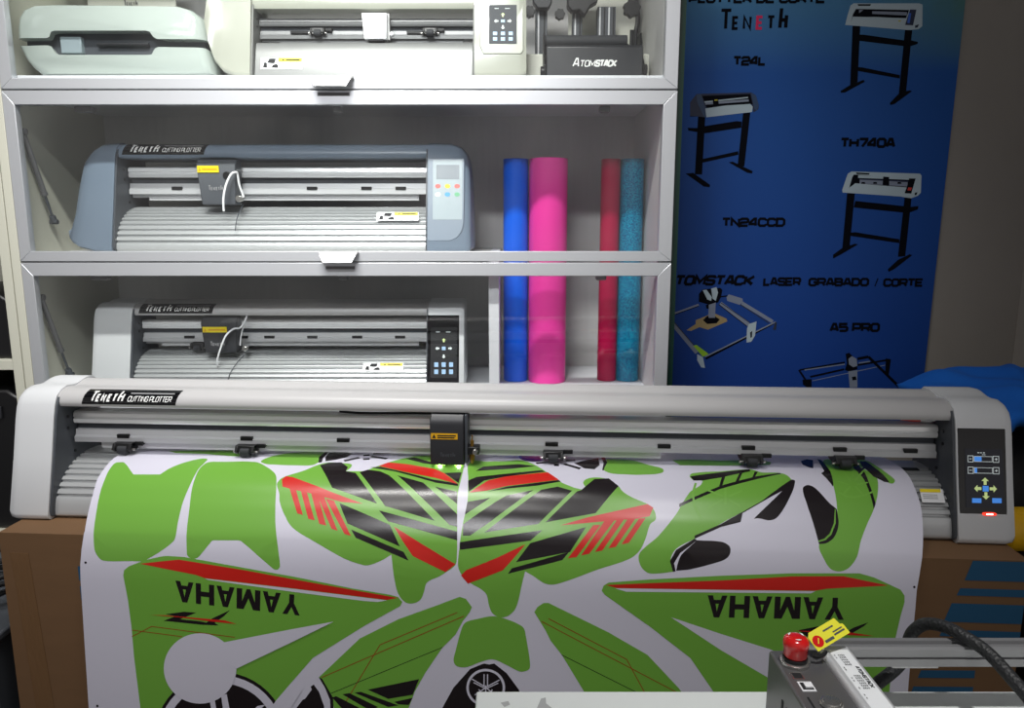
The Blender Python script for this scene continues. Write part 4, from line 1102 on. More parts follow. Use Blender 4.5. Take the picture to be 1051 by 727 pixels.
('G',1,[7665,4734,7708,4736,7751,4742,7793,4753,7835,4765,7877,4778,7916,4790,7954,4804,7992,4820,8030,4837,8067,4856,8085,4866,8103,4877,8120,4889,8135,4904,8147,4921,8158,4946,8166,4972,8171,5000,8175,5028,8180,5056,8195,5144,8210,5232,8224,5320,8237,5409,8247,5498,8248,5520,8248,5542,8246,5564,8241,5584,8231,5602,8216,5617,8197,5628,8177,5636,8155,5642,8134,5647,8121,5650,8108,5650,8095,5649,8082,5647,8070,5643,8030,5626,7992,5607,7955,5586,7917,5566,7878,5547,7836,5527,7795,5505,7752,5485,7709,5469,7664,5460,7628,5459,7592,5465,7556,5476,7521,5488,7486,5501,7439,5519,7394,5540,7349,5562,7304,5583,7257,5600,7235,5606,7212,5610,7189,5613,7166,5613,7143,5612,7125,5609,7108,5605,7091,5599,7075,5591,7061,5580,7050,5566,7041,5550,7035,5532,7031,5514,7029,5495,7032,5463,7038,5432,7046,5401,7055,5370,7063,5339,7082,5262,7100,5185,7119,5108,7140,5032,7163,4957,7172,4933,7183,4910,7195,4888,7211,4868,7229,4852,7259,4834,7290,4822,7324,4812,7357,4803,7391,4795,7445,4780,7500,4764,7554,4750,7609,4739]),
('K',1,[6842,6321,7026,5964,7290,5640,7469,5554,7518,5534,7599,5548,7680,5528,7879,5685,8071,5954,8268,6433,7713,6599,6723,6609]),
('W',2,[7853,5929,7850,5970,7843,6012,7830,6052,7812,6090,7789,6126,7763,6159,7732,6188,7698,6213,7662,6233,7623,6248,7584,6258,7543,6263,7502,6262,7462,6255,7424,6243,7387,6226,7354,6205,7323,6178,7296,6148,7274,6114,7256,6077,7243,6037,7235,5997,7233,5955,7236,5913,7244,5871,7257,5831,7275,5793,7298,5757,7325,5725,7355,5696,7389,5671,7425,5651,7464,5637,7504,5627,7544,5622,7584,5624,7624,5630,7662,5642,7698,5659,7732,5681,7762,5707,7789,5737,7811,5771,7829,5807,7842,5846,7850,5887]),
('K',3,[7814,5930,7812,5967,7805,6003,7794,6038,7778,6072,7758,6103,7735,6131,7708,6157,7679,6179,7647,6196,7613,6209,7578,6218,7543,6222,7508,6221,7473,6216,7439,6205,7407,6190,7378,6171,7351,6148,7328,6122,7308,6092,7292,6060,7281,6025,7274,5990,7272,5953,7274,5916,7282,5880,7293,5845,7309,5812,7329,5780,7352,5752,7379,5727,7409,5705,7440,5688,7474,5675,7509,5666,7544,5663,7579,5664,7614,5669,7647,5680,7679,5694,7708,5713,7735,5736,7758,5763,7778,5792,7793,5824,7805,5858,7812,5894]),
('W',4,[7509,5712,7509,5913,7526,5913,7526,5712]),
('W',4,[7565,5710,7564,5911,7581,5911,7582,5710]),
('W',4,[7319,5810,7534,5935,7542,5920,7328,5795]),
('W',4,[7346,5868,7534,5962,7542,5947,7353,5853]),
('W',4,[7759,5794,7548,5919,7556,5934,7767,5809]),
('W',4,[7740,5847,7548,5946,7556,5961,7747,5862]),
('W',4,[7371,6081,7543,5953,7533,5939,7361,6067]),
('W',4,[7729,6070,7558,5938,7547,5952,7718,6083]),
('W',4,[7535,5902,7535,6086,7552,6086,7552,5902]),
('W',4,[7426,5983,7482,6041,7494,6029,7438,5971]),
('W',4,[7644,5963,7599,6025,7612,6035,7658,5973]),
('G',1,[8309,4644,8356,4558,8451,4487,8530,4484,9472,4940,10080,5289,10585,5830,10767,6113,9239,6181,9074,5894,8747,5342,8568,5110,8487,4942]),
('D',2,[8421,4799,10604,5929,10610,5918,8427,4788]),
('D',2,[8526,4748,9761,5384,9766,5373,8532,4736]),
('D',2,[9752,5376,10095,6012,10106,6006,9764,5370]),
('K',2,[8742,5345,9938,5932,9943,5923,8746,5336]),
('G',1,[9349,4256,9379,4173,9456,4121,10079,4053,11162,3962,12227,3892,13223,3863,13433,3918,13828,4094,13893,4188,13899,4284,13856,4514,13796,4945,13760,6252,11407,6359,11081,5809,10741,5314,10099,4816,9397,4320]),
('R',2,[9410,4162,10081,4111,11164,4035,12228,3939,12983,3913,13646,4036,12748,4113,12569,4151,11169,4180,9583,4205]),
('W',2,[9552,4210,11169,4183,12584,4157,12510,4195,11170,4226,9725,4260]),
('W',2,[10423,4653,11197,4900,11946,5122,12606,5391,12482,5970,11905,5571,11207,5168]),
('K',2,[12362,4793,12633,4723,12848,4749,12728,4786,12638,4806,12551,4892,12490,4895]),
('K',2,[13063,4800,13180,4720,13386,4630,13329,4691,13155,4817]),
('R',3,[12271,4803,12729,4799,13155,4804,13490,4847,13096,4845,12731,4833]),
('K',1,[1070,4053,1067,4064,1059,4071,1048,4074,1038,4072,1031,4065,1029,4054,1032,4044,1040,4037,1050,4034,1060,4036,1068,4043]),
('K',1,[1093,6540,1089,6551,1081,6559,1070,6562,1060,6560,1053,6552,1051,6542,1054,6530,1063,6522,1074,6519,1084,6521,1091,6529]),
('K',1,[14046,4046,14045,4055,14038,4063,14030,4065,14021,4063,14014,4056,14011,4047,14013,4037,14019,4030,14028,4028,14037,4030,14044,4036]),
]



def sheet():
    P = [Vector((v, w, 0)) for v, w in VINYL_PROFILE]
    Q = catmull(P, 30)
    S = [0.0]
    for i in range(1, len(Q)):
        S.append(S[-1] + (Q[i] - Q[i - 1]).length)

    def at(s):
        s = min(max(s, 0), S[-1] - 1e-6)
        lo, hi = 0, len(S) - 1
        while hi - lo > 1:
            md = (lo + hi) // 2
            if S[md] <= s:
                lo = md
            else:
                hi = md
        f = (s - S[lo]) / (S[hi] - S[lo])
        p = Q[lo].lerp(Q[hi], f)
        a, b = Q[max(lo - 2, 0)], Q[min(lo + 3, len(Q) - 1)]
        d = (b - a).normalized()
        return p, Vector((d.y, -d.x, 0))

    # sampling lines: close together over the bend, wider on the hanging part
    lines = []
    s = 0.0
    while s < S[-1]:
        lines.append(s)
        s += 0.006 if s < 0.36 else 0.025
    lines.append(S[-1])

    def edge(table, s):
        if s <= table[0][0]:
            return table[0][1]
        for (s0, u0), (s1, u1) in zip(table[:-1], table[1:]):
            if s <= s1:
                return u0 + (u1 - u0) * (s - s0) / (s1 - s0)
        return table[-1][1]

    def right(s):
        return edge(EDGE_RIGHT, s)

    def left(s):
        return edge(EDGE_LEFT, s)

    names = {'W': 0, 'G': 1, 'K': 2, 'R': 3, 'D': 4, 'P': 5, 'L': 6}
    verts, faces, mi = [], [], []

    rail = [at(s_) for s_ in lines]

    def put(u, s, off):
        i = 0
        lo, hi = 0, len(lines) - 1
        while hi - lo > 1:
            md = (lo + hi) // 2
            if lines[md] <= s:
                lo = md
            else:
                hi = md
        f = min(1.0, max(0.0, (s - lines[lo]) / (lines[hi] - lines[lo])))
        p = rail[lo][0].lerp(rail[hi][0], f)
        n = rail[lo][1].lerp(rail[hi][1], f)
        return (u, p.x + n.x * off, p.y + n.y * off)
    # sheet body (front and back face, a real thickness)
    for i, s in enumerate(lines):
        e = right(s)
        for u in (left(s), e):
            verts.append(put(u, s, 0.0))
        for u in (left(s), e):
            verts.append(put(u, s, -0.0004))
    for i in range(len(lines) - 1):
        a, b = 4 * i, 4 * (i + 1)
        faces += [(a, a + 1, b + 1, b), (a + 2, b + 2, b + 3, a + 3), (a, b, b + 2, a + 2), (a + 1, a + 3, b + 3, b + 1)]
        mi += [0] * 4
    faces += [(0, 2, 3, 1), (len(verts) - 4, len(verts) - 3, len(verts) - 1, len(verts) - 2)]
    mi += [0, 0]
    for idx, (m, layer, flat) in enumerate(VINYL_PRINT):
        pts = [(flat[k] / 1e4, flat[k + 1] / 1e4) for k in range(0, len(flat), 2)]
        q = []
        for p in pts:
            p = (min(max(p[0], left(p[1])), right(p[1])), min(p[1], S[-1]))
            if not q or abs(p[0] - q[-1][0]) + abs(p[1] - q[-1][1]) > 2e-4:
                q.append(p)
        if len(q) > 2 and abs(q[0][0] - q[-1][0]) + abs(q[0][1] - q[-1][1]) < 2e-4:
            q.pop()
        if len(q) < 3:
            continue
        bm = bmesh.new()
        vs = [bm.verts.new((u, s, 0)) for u, s in q]
        f = bm.faces.new(vs)
        f.normal_update()
        bmesh.ops.triangulate(bm, faces=[f])
        smin, smax = min(p[1] for p in q), max(p[1] for p in q)
        for s in lines:
            if smin + 1e-5 < s < smax - 1e-5:
                bmesh.ops.bisect_plane(bm, geom=list(bm.verts) + list(bm.edges) + list(bm.faces), plane_co=(0, s, 0), plane_no=(0, 1, 0), dist=1e-6)
        bm.verts.index_update()
        base = len(verts)
        for v in bm.verts:
            verts.append(put(v.co.x, v.co.y, 0.00016 * layer + 8e-7 * idx))
        for f in bm.faces:
            faces.append([base + v.index for v in f.verts])
            mi.append(names[m])
        bm.free()
    me = bpy.data.meshes.new('vinyl_sheet')
    me.from_pydata(verts, [], faces)
    for n in ('vinyl_white', 'vinyl_green', 'vinyl_black', 'vinyl_red', 'vinyl_rust', 'vinyl_purple', 'vinyl_lime'):
        me.materials.append(MATS[n])
    for p, k in zip(me.polygons, mi):
        p.material_index = k
        p.use_smooth = True
    # all faces look outwards, away from the plotter
    bm = bmesh.new()
    bm.from_mesh(me)
    bmesh.ops.recalc_face_normals(bm, faces=bm.faces)
    bm.to_mesh(me)
    bm.free()
    me.set_sharp_from_angle(angle=math.radians(40))
    o = bpy.data.objects.new('vinyl_sheet', me)
    COL.objects.link(o)
    o.location = BIG_LOC
    o.rotation_euler = (0, 0, BIG_ROT)
    tag(o, 'white vinyl sheet printed with green, black and red motorbike graphics, hanging from the plotter', 'vinyl sheet')


sheet()

# ------------------------------------------------------------------ carton that carries the plotter
c_root = thing('carton', 'long brown carton with blue printed stripes under the long white plotter', 'carton', (BIG_LOC[0], BIG_LOC[1], 0), BIG_ROT)
mb = MB()
mb.box(-0.05, 1.574, -0.047, 0.30, 0, 0.70)
yb = -0.0474
for q in ([(1.492, -0.002), (1.574, -0.002), (1.574, -0.034), (1.483, -0.034)], [(1.478, -0.047), (1.574, -0.047), (1.574, -0.059), (1.474, -0.059)],
          [(1.468, -0.072), (1.574, -0.072), (1.574, -0.103), (1.459, -0.103)], [(1.459, -0.116), (1.574, -0.116), (1.574, -0.127), (1.455, -0.127)],
          [(1.433, -0.186), (1.514, -0.183), (1.514, -0.196), (1.429, -0.199)], [(1.424, -0.214), (1.514, -0.211), (1.514, -0.235), (1.418, -0.238)],
          [(0.080, -0.055), (0.13, -0.055), (0.13, -0.08), (0.080, -0.08)], [(0.080, -0.09), (0.13, -0.09), (0.13, -0.115), (0.080, -0.115)]):
    mb.face([(u, yb, 0.70 + w) for u, w in q], 1)
mb.build('carton_body', ['cardboard', 'carton_blue'], c_root, smooth=0)
mb = MB()
mb.prism([(-0.012, 0.20), (0.020, 0.20), (-0.002, 0.665), (-0.034, 0.665)], -0.0478, -0.0472, 'y')
mb.build('tape_strip', 'packing_tape', c_root)

# ------------------------------------------------------------------ poster on the back wall
POSTER_PRINT = [
('N',2,[5000,15348,5171,15573,6703,15616,6843,15538,6940,15270,6932,15161,6801,15074,6718,15357,5423,15487,5489,15031,5461,14944,5015,14987]),
('K',1,[5000,15348,5172,15551,5401,14965,5016,14965]),
('B',3,[5172,15551,5298,15573,5462,15140,5461,14944,5401,14965,5203,15357]),
('B',3,[6705,15595,6843,15538,6940,15270,6889,15118,6809,15183]),
('K',3,[5332,15521,6683,15573,6766,15292,5482,15183]),
('W',4,[5409,15339,6623,15461,6618,15495,5404,15374]),
('S',4,[5435,15283,6651,15370,6644,15430,5428,15344]),
('K',5,[5629,15443,5786,15452,5818,15270,5660,15261]),
('Y',5,[5684,15422,5774,15426,5776,15391,5686,15387]),
('W',4,[5437,15183,5999,15261,6698,15305,6770,15227,6755,15087,5479,14944]),
('K',2,[5243,14965,5448,14944,5426,13375,5219,13375]),
('K',2,[6508,15053,6711,15074,6622,13598,6425,13598]),
('K',2,[4960,14659,5211,14651,6478,14769,6483,14659,5444,14506,4986,14580]),
('K',2,[5436,14703,6337,14843,6484,14826,6487,14756,5438,14659]),
('K',2,[5407,13799,6426,14020,6431,13918,5412,13696]),
('K',2,[4952,13397,5171,13420,5669,13083,5658,13016,5487,13038]),
('K',2,[6167,13710,6280,13732,6868,13464,6849,13397,6710,13420]),
('W',2,[9392,17958,11194,17958,11290,17926,11334,17366,11235,17286,10960,17266,9373,17386,9202,17398,9246,17647,9311,17906]),
('K',3,[9499,17938,9872,17938,9851,17894,9524,17894]),
('K',3,[9467,17814,10934,17786,10868,17575,9398,17615,9347,17446,9393,17667]),
('S',4,[9558,17703,10881,17643,10877,17730,9556,17790]),
('K',5,[9917,17754,10917,17734,10915,17758,9916,17778]),
('K',5,[9701,17806,9913,17806,9928,17627,9674,17615,9480,17647]),
('W',4,[9420,17599,9993,17607,10869,17567,10844,17366,9370,17426]),
('N',4,[10954,17798,11132,17798,11077,17386,10854,17398]),
('A',5,[10928,17711,10909,17451,10978,17441,10996,17702]),
('N',4,[11132,17386,11236,17414,11210,17334,11139,17318]),
('Y',5,[10660,17519,10724,17519,10727,17486,10663,17486]),
('K',2,[9408,17374,9622,17366,9666,15841,9461,15820]),
('K',2,[10866,17266,11067,17258,11046,15613,10845,15593]),
('K',2,[9627,17145,9733,17145,10878,16995,11070,16995,11254,16955,11250,16902,11084,16850,10892,16842,9618,16983]),
('K',2,[9652,16292,9760,16284,10832,16079,10840,15985,9639,16190]),
('K',2,[9206,15655,9474,15820,9830,15952,9869,15902,9339,15613,9218,15605]),
('K',2,[10617,15332,10854,15593,11149,15675,11208,15647,10750,15303,10631,15273]),
('W',2,[9685,13457,11646,13396,11694,13334,11718,12861,11641,12778,11457,12708,11243,12737,11157,12757,9478,12869,9459,12943,9585,13396]),
('K',3,[9814,13429,10206,13408,10197,13367,9838,13384]),
('K',3,[9755,13367,9860,13367,11364,13261,11303,13005,9816,13129,9650,12985,9719,13293]),
('W',4,[9887,13277,11345,13224,11341,13297,9884,13351]),
('S',4,[9940,13117,11318,13034,11314,13158,9938,13240]),
('N',5,[9934,13228,11330,13162,11329,13195,9933,13260]),
('K',6,[10602,13314,10771,13302,10791,13067,10600,13080]),
('K',6,[9995,13162,10088,13162,10108,13112,9990,13112]),
('K',6,[10332,13162,10425,13162,10446,13112,10328,13112]),
('K',6,[11028,13162,11120,13162,11142,13112,11024,13112]),
('W',4,[9657,13005,9817,13121,11303,13014,11274,12861,9667,12881]),
('K',4,[11364,13261,11533,13261,11445,12840,11254,12848]),
('R',5,[11345,13014,11451,13005,11429,12923,11327,12931]),
('K',4,[11549,12861,11619,12881,11597,12799,11547,12791]),
('K',2,[9606,12853,9831,12840,9799,11291,9587,11270]),
('K',2,[11265,12728,11466,12708,11438,11057,11225,11036]),
('K',2,[9855,12633,9983,12621,11266,12488,11479,12467,11689,12488,11677,12392,11493,12321,11283,12300,9828,12446]),
('K',2,[9799,11735,9926,11747,11223,11545,11233,11431,9806,11638]),
('K',2,[9334,11100,9585,11291,9952,11418,10039,11397,9589,11121,9342,10985]),
('K',2,[10957,10673,11233,10951,11561,11113,11641,11087,11170,10695,10997,10601]),
('T',2,[5421,9181,5644,9273,5934,9401,6329,9227,6355,9145,5798,8897,5544,8975,5298,8860,5160,8883,5426,9067]),
('S',3,[4699,9311,5504,9608,5480,9668,4676,9372]),
('K',4,[4693,9299,5498,9591,5490,9612,4684,9320]),
('S',3,[4596,9160,5457,8167,5559,8257,4698,9248]),
('D',4,[4682,9218,5566,8226,5586,8244,4702,9236]),
('K',3,[5785,7997,7740,9061,7707,9118,5752,8055]),
('S',4,[5752,8065,7798,9119,7780,9152,5734,8098]),
('S',3,[6094,9640,6967,9000,7028,9088,6155,9727]),
('K',4,[6075,9638,6925,8998,6938,9016,6088,9656]),
('D',4,[6141,9683,7011,9103,7023,9122,6153,9702]),
('S',3,[6735,9650,7675,9093,7721,9179,6782,9735]),
('D',4,[6709,9636,7580,9087,7593,9110,6722,9658]),
('S',3,[6297,9865,6361,9946,6774,9820,6780,9720,6693,9638,6325,9752]),
('W',4,[5510,8166,5684,8072,5758,7745,5642,7769,5518,7979]),
('G',5,[5376,8421,5475,8444,5854,8166,5683,8082]),
('W',5,[6949,8929,6997,9067,7220,9145,7198,8722,7094,8537,6958,8514]),
('K',6,[7047,8814,7108,8860,7109,8676,7065,8652]),
('D',5,[7766,9136,7822,9113,7804,8883,7712,8906]),
('K',5,[5479,9955,5586,10091,6103,10136,6165,10069,6139,9865,6056,9706,5787,9638,5489,9729]),
('W',6,[5587,10069,5699,10082,5867,9865,5850,9752,5735,9797]),
('W',6,[5833,10114,5989,10159,6042,10001,5986,9752,5892,9820]),
('S',6,[5787,9638,5988,9706,5986,9250,5805,9250]),
('K',5,[5696,9638,5990,9661,5974,9524,5724,9524]),
('K',4,[5635,9181,5756,9310,5984,9296,6134,9204,6039,9090,5767,9067]),
('S',7,[5784,9501,5874,9524,5872,9273,5795,9264]),
('K',5,[6119,9856,6321,9883,6315,9919,6112,9892]),
('K',2,[8595,7657,9927,7889,9915,7939,8583,7707]),
('S',3,[8738,7667,9928,7845,9922,7874,8731,7697]),
('K',2,[8924,7441,9925,7674,9908,7732,8907,7499]),
('S',2,[8989,7341,11133,7820,11127,7840,8983,7361]),
('K',2,[10296,7978,10623,8041,10601,8124,10275,8061]),
('K',2,[10585,8053,11623,7099,11676,7160,10638,8113]),
('K',2,[10308,7801,11268,7969,11253,8028,10293,7859]),
('K',2,[8545,7665,8774,7347,8821,7380,8592,7698]),
('K',3,[8692,7385,8961,7406,8987,7151,8854,7151,8715,7236]),
('K',3,[11133,8041,11290,7998,11261,7512,11150,7597]),
('S',2,[10341,7876,10668,7927,10661,7960,10333,7910]),
('K',4,[9922,8167,10022,8209,10289,7977,10311,7703,10067,7640,9939,7682,9985,7893]),
('S',5,[10016,8020,10113,8104,10265,8020,10302,7809,10181,7766,10050,7851]),
('S',4,[10046,7640,10312,7682,10355,7151,10125,7151]),
('K',5,[10163,7470,10278,7491,10315,7385,10192,7364]),
]



def poster():
    y = 2.190
    mb = MB()
    outline = [(0.449, 1.9), (1.247, 1.9), (1.2295, 0.55), (0.447, 0.55)]
    mb.prism(outline, y, y + 0.012, 'y', 0)
    names = {'K': 1, 'N': 2, 'W': 3, 'S': 4, 'B': 5, 'D': 6, 'T': 7, 'G': 8, 'Y': 9, 'A': 10, 'R': 11}
    for m, layer, flat in POSTER_PRINT:
        mb.face([(flat[k] / 1e4, y - 0.0001 * layer - 2e-6 * (len(mb.f) % 40), flat[k + 1] / 1e4) for k in range(0, len(flat), 2)], names[m])
    ex, ey = (1, 0, 0), (0, 0, 1)
    for txt, x0, z0, x1, z1, t, sl in (
            ('PLOTTER DE CORTE', 0.4848, 1.7956, 0.8612, 1.8204, 0.27, 0), ('T24L', 0.6141, 1.6325, 0.7075, 1.6584, 0.27, 0), ('TH740A', 0.929, 1.4105, 1.0874, 1.439, 0.27, 0),
            ('TN24CCD', 0.6039, 1.1895, 0.7889, 1.2165, 0.27, 0), ('LASER', 0.7342, 1.0189, 0.8457, 1.0448, 0.27, 0), ('GRABADO', 0.8666, 1.0177, 1.0446, 1.0433, 0.27, 0),
            ('/', 1.0605, 1.0165, 1.0711, 1.0433, 0.12, 0), ('CORTE', 1.0856, 1.0164, 1.204, 1.0417, 0.27, 0), ('TOMSTACK', 0.4720, 1.0197, 0.7130, 1.0515, 0.27, 0.24),
            ('A5 PRO', 0.9383, 0.8828, 1.0875, 0.9108, 0.27, 0)):
        mb.text(txt, (x0, y - 0.0009, z0), ex, ey, x1 - x0 - sl * (z1 - z0), z1 - z0, t, 1, sl)
    for c, x0, z0, x1, z1, t, m in (('T', 0.5723, 1.726, 0.6079, 1.7821, 0.15, 1), ('E', 0.607, 1.7266, 0.6267, 1.7628, 0.2, 1), ('N', 0.6372, 1.7266, 0.6612, 1.7642, 0.18, 1),
                                    ('E', 0.6731, 1.7272, 0.6941, 1.7642, 0.2, 12), ('T', 0.7023, 1.728, 0.7268, 1.7648, 0.2, 1), ('h', 0.7352, 1.728, 0.7615, 1.7879, 0.16, 1)):
        mb.text(c, (x0, y - 0.0009, z0), ex, ey, x1 - x0, z1 - z0, t, m)
    # swirl in the O of the laser line
    o = mb.build('poster', ['poster_ground', 'poster_black', 'poster_navy', 'poster_white', 'poster_silver', 'poster_steel', 'poster_dark', 'poster_wood', 'poster_lime', 'poster_yellow', 'poster_blue', 'poster_red', 'poster_pink'], None, smooth=0)
    tag(o, 'large blue advertising poster of plotters and engravers on the wall right of the cabinet', 'poster')


poster()


# ------------------------------------------------------------------ the plotters in the cabinet
def fs(u, w, s, off=0.0):
    return (u, s * (0.011 + (w / s - 0.03) * 0.2365) - off, w)


def fs_plane(u, w, s, off):
    """Origin and axes of the sloping front face of a right end housing."""
    o = Vector(fs(u, w, s, off))
    ey = (Vector(fs(u, w + 1, s, off)) - o).normalized()
    return o, Vector((1, 0, 0)), ey


def small_carriage(root, u0, u1, s, material, taper, label_col, with_mark=True):
    wb, wt = 0.094 * s, 0.183 * s
    f, b = 0.046 * s, 0.0825 * s
    mb = MB()
    k = (u1 - u0) * taper
    lo = [(u0 + k, f - 0.002, wb), (u1 - k * 0.4, f - 0.002, wb), (u1 - k * 0.4, b, wb), (u0 + k, b, wb)]
    mid = [(u0, f, wt - 0.016), (u1, f, wt - 0.016), (u1, b, wt - 0.016), (u0, b, wt - 0.016)]
    hi = [(u0, f + 0.010, wt), (u1, f + 0.010, wt), (u1, b, wt), (u0, b, wt)]
    mb.loft([lo, mid, hi])
    c = mb.build('carriage', material, root, 0.002)
    return c


# blue-grey plotter on the middle shelf
blue, bl, br, bpl = plotter('cutting_plotter', 'blue-grey plotter with coloured round buttons on the middle shelf', (-0.956, 1.795, 1.1305), 0.0, 0.753, 1.21, 'blue')
S2, L2 = 1.21, 0.753
o, ex, ey = fs_plane(L2 + 0.0005, 0.028, S2, 0.0012)
mb = MB()
n_ = Vector((0, -ey.z, ey.y))
# raised bezel with a round lower corner
W_, H_ = 0.088, 0.200
bez = [(0, 0), (0.055, 0), (0.072, 0.008), (0.082, 0.022), (0.087, 0.042), (0.088, 0.10), (0.088, H_), (0, H_)]
mb.loft([[o + ex * a + ey * b - n_ * 0.001 for a, b in bez], [o + ex * a + ey * b + n_ * 0.002 for a, b in bez]])
bez_o = mb.build('control_bezel', 'housing_blue', blue, 0.001)
mb = MB()
o2 = o + n_ * 0.0025
mb.flat([rect(0.013, 0.083, 0.051, 0.196)], o2, ex, ey, 0)
o3 = o + n_ * 0.0030
mb.flat([rect(0.021, 0.076, 0.149, 0.184)], o3, ex, ey, 1)


def disc(cx, cy, r, k=0.8):
    return [(cx + r * math.cos(2 * math.pi * i / 16), cy + r * k * math.sin(2 * math.pi * i / 16)) for i in range(16)]


for cx, cy, m in ((0.025, 0.132, 2), (0.048, 0.132, 3), (0.071, 0.132, 2), (0.025, 0.112, 6), (0.048, 0.112, 4), (0.071, 0.112, 5)):
    mb.flat([disc(cx, cy, 0.0066)], o3, ex, ey, m)
for cx, cy in ((0.048, 0.093), (0.025, 0.078), (0.048, 0.078), (0.071, 0.078), (0.048, 0.062)):
    mb.flat([disc(cx, cy, 0.0052)], o3, ex, ey, 7)
    mb.flat([disc(cx, cy, 0.0034)], o3 + n_ * 0.0003, ex, ey, 0)
pnl = mb.build('control_panel', ['panel_blue', 'lcd', 'button_red', 'yellow', 'button_blue', 'button_green', 'bright_white', 'button_grey'], blue, smooth=0)
pnl['label'] = 'pale panel with small grey display and coloured round buttons'
c = small_carriage(blue, 0.195, 0.289, S2, 'charcoal', 0.10, 'yellow')
mb = MB()
f_ = 0.046 * S2
mb.flat([rect(0.198, 0.250, 0.190, 0.206)], (0, f_ - 0.0022, 0), (1, 0, 0), (0, 0, 1), 0)
mb.flat([rect(0.210, 0.246, 0.196, 0.1995), [(0.2005, 0.193), (0.2075, 0.193), (0.204, 0.203)]], (0, f_ - 0.0026, 0), (1, 0, 0), (0, 0, 1), 1)
mb.build('warning_sticker', ['yellow', 'amber'], c, smooth=0)
mb = MB()
mb.flat([[(x + 0.222, y + 0.148) for x, y in p] for p in logo_polys(0.036, 0.013, 0.14)], (0, f_ - 0.0030, 0), (1, 0, 0), (0, 0, 1), 0)
mb.build('maker_mark', 'lettering_grey', c, smooth=0)
MB().cyl((0.268, f_ + 0.002, 0.183), (0.268, f_ - 0.003, 0.183), 0.0095, n=20).build('blade_dial', 'black', c, 0.001)
MB().cyl((0.296, 0.060, 0.128), (0.296, 0.045, 0.128), 0.008, n=18).build('clamp_knob', 'steel', c, 0.001)
MB().tube([(0.304, 0.060, 0.132), (0.297, 0.055, 0.160), (0.296, 0.050, 0.185), (0.2945, 0.045, 0.190), (0.285, 0.038, 0.185), (0.274, 0.030, 0.160), (0.268, 0.024, 0.128), (0.266, 0.026, 0.098)], 0.0026, 9).build('air_hose', 'bright_white', blue)
MB().tube([(0.300, 0.068, 0.118), (0.297, 0.056, 0.104), (0.293, 0.035, 0.08), (0.292, 0.022, 0.052)], 0.0012, 7).build('thread', 'charcoal', blue)
sticker(bpl, (0.628, 0.0405, 0.076), (1, 0, 0), (0, 0.50, 0.866), 0.102, 0.023)

# white plotter on the lower shelf
white, wl, wr, wpl = plotter('cutting_plotter', 'white plotter with black keypad on the lower shelf, behind the long one', (-0.952, 1.81, 0.7845), 0.0, 0.742, 1.0, 'white')
L3 = 0.742
o, ex, ey = fs_plane(L3 - 0.001, 0.012, 1.0, 0.0014)
n_ = Vector((0, -ey.z, ey.y))
mb = MB()
b_ = rect(0, 0.079, 0, 0.182)
mb.loft([[o + ex * a + ey * b - n_ * 0.002 for a, b in b_], [o + ex * a + ey * b + n_ * 0.0008 for a, b in b_]])
pnl = mb.build('control_panel', 'gloss_black', white, 0.0006)
pnl['label'] = 'black control panel with printed arrow keys'
mb = MB()
o2 = o + n_ * 0.0012
mb.flat([rect(0.008, 0.074, 0.025, 0.152)], o2, ex, ey, 0)
keypad(mb, o2 + n_ * 0.0005 + ex * 0.008 + ey * 0.025, ex, ey, 0.066, 0.127, 1, 2, 3)
mb.flat([rect(0.030, 0.050, 0.010, 0.013)], o2, ex, ey, 2)
mb.build('keypad', ['slot_black', 'screen_lime', 'screen_white', 'screen_ice'], pnl, smooth=0)
c = small_carriage(white, 0.172, 0.262, 1.0, 'dark_plastic', 0.09, 'yellow')
mb = MB()
f_ = 0.046
mb.flat([rect(0.177, 0.238, 0.146, 0.160)], (0, f_ - 0.0026, 0), (1, 0, 0), (0, 0, 1), 0)
mb.flat([rect(0.192, 0.234, 0.1505, 0.1545), [(0.180, 0.148), (0.187, 0.148), (0.1835, 0.157)]], (0, f_ - 0.0029, 0), (1, 0, 0), (0, 0, 1), 1)
mb.build('warning_sticker', ['yellow', 'amber'], c, smooth=0)
mb = MB()
mb.flat([[(x + 0.194, y + 0.112) for x, y in p] for p in logo_polys(0.036, 0.012, 0.14)], (0, f_ - 0.0032, 0), (1, 0, 0), (0, 0, 1), 0)
mb.build('maker_mark', 'lettering_grey', c, smooth=0)
MB().cyl((0.278, 0.062, 0.104), (0.278, 0.046, 0.104), 0.0065, n=18).build('clamp_knob', 'steel', c, 0.001)
MB().tube([(0.283, 0.065, 0.186), (0.281, 0.055, 0.175), (0.272, 0.042, 0.158), (0.258, 0.036, 0.156), (0.240, 0.030, 0.140), (0.226, 0.026, 0.108), (0.215, 0.028, 0.078), (0.212, 0.036, 0.063)], 0.0022, 9).build('air_hose', 'bright_white', white)
MB().tube([(0.281, 0.055, 0.172), (0.271, 0.050, 0.140), (0.266, 0.052, 0.112)], 0.0018, 8).build('air_hose', 'bright_white', white)
MB().tube([(0.268, 0.070, 0.0835), (0.256, 0.045, 0.0665), (0.244, 0.0245, 0.040), (0.240, 0.0145, 0.012)], 0.0012, 7).build('thread', 'charcoal', white)
sticker(wpl, (0.577, 0.0295, 0.0505), (1, 0, 0), (0, 0.58, 0.815), 0.102, 0.022)

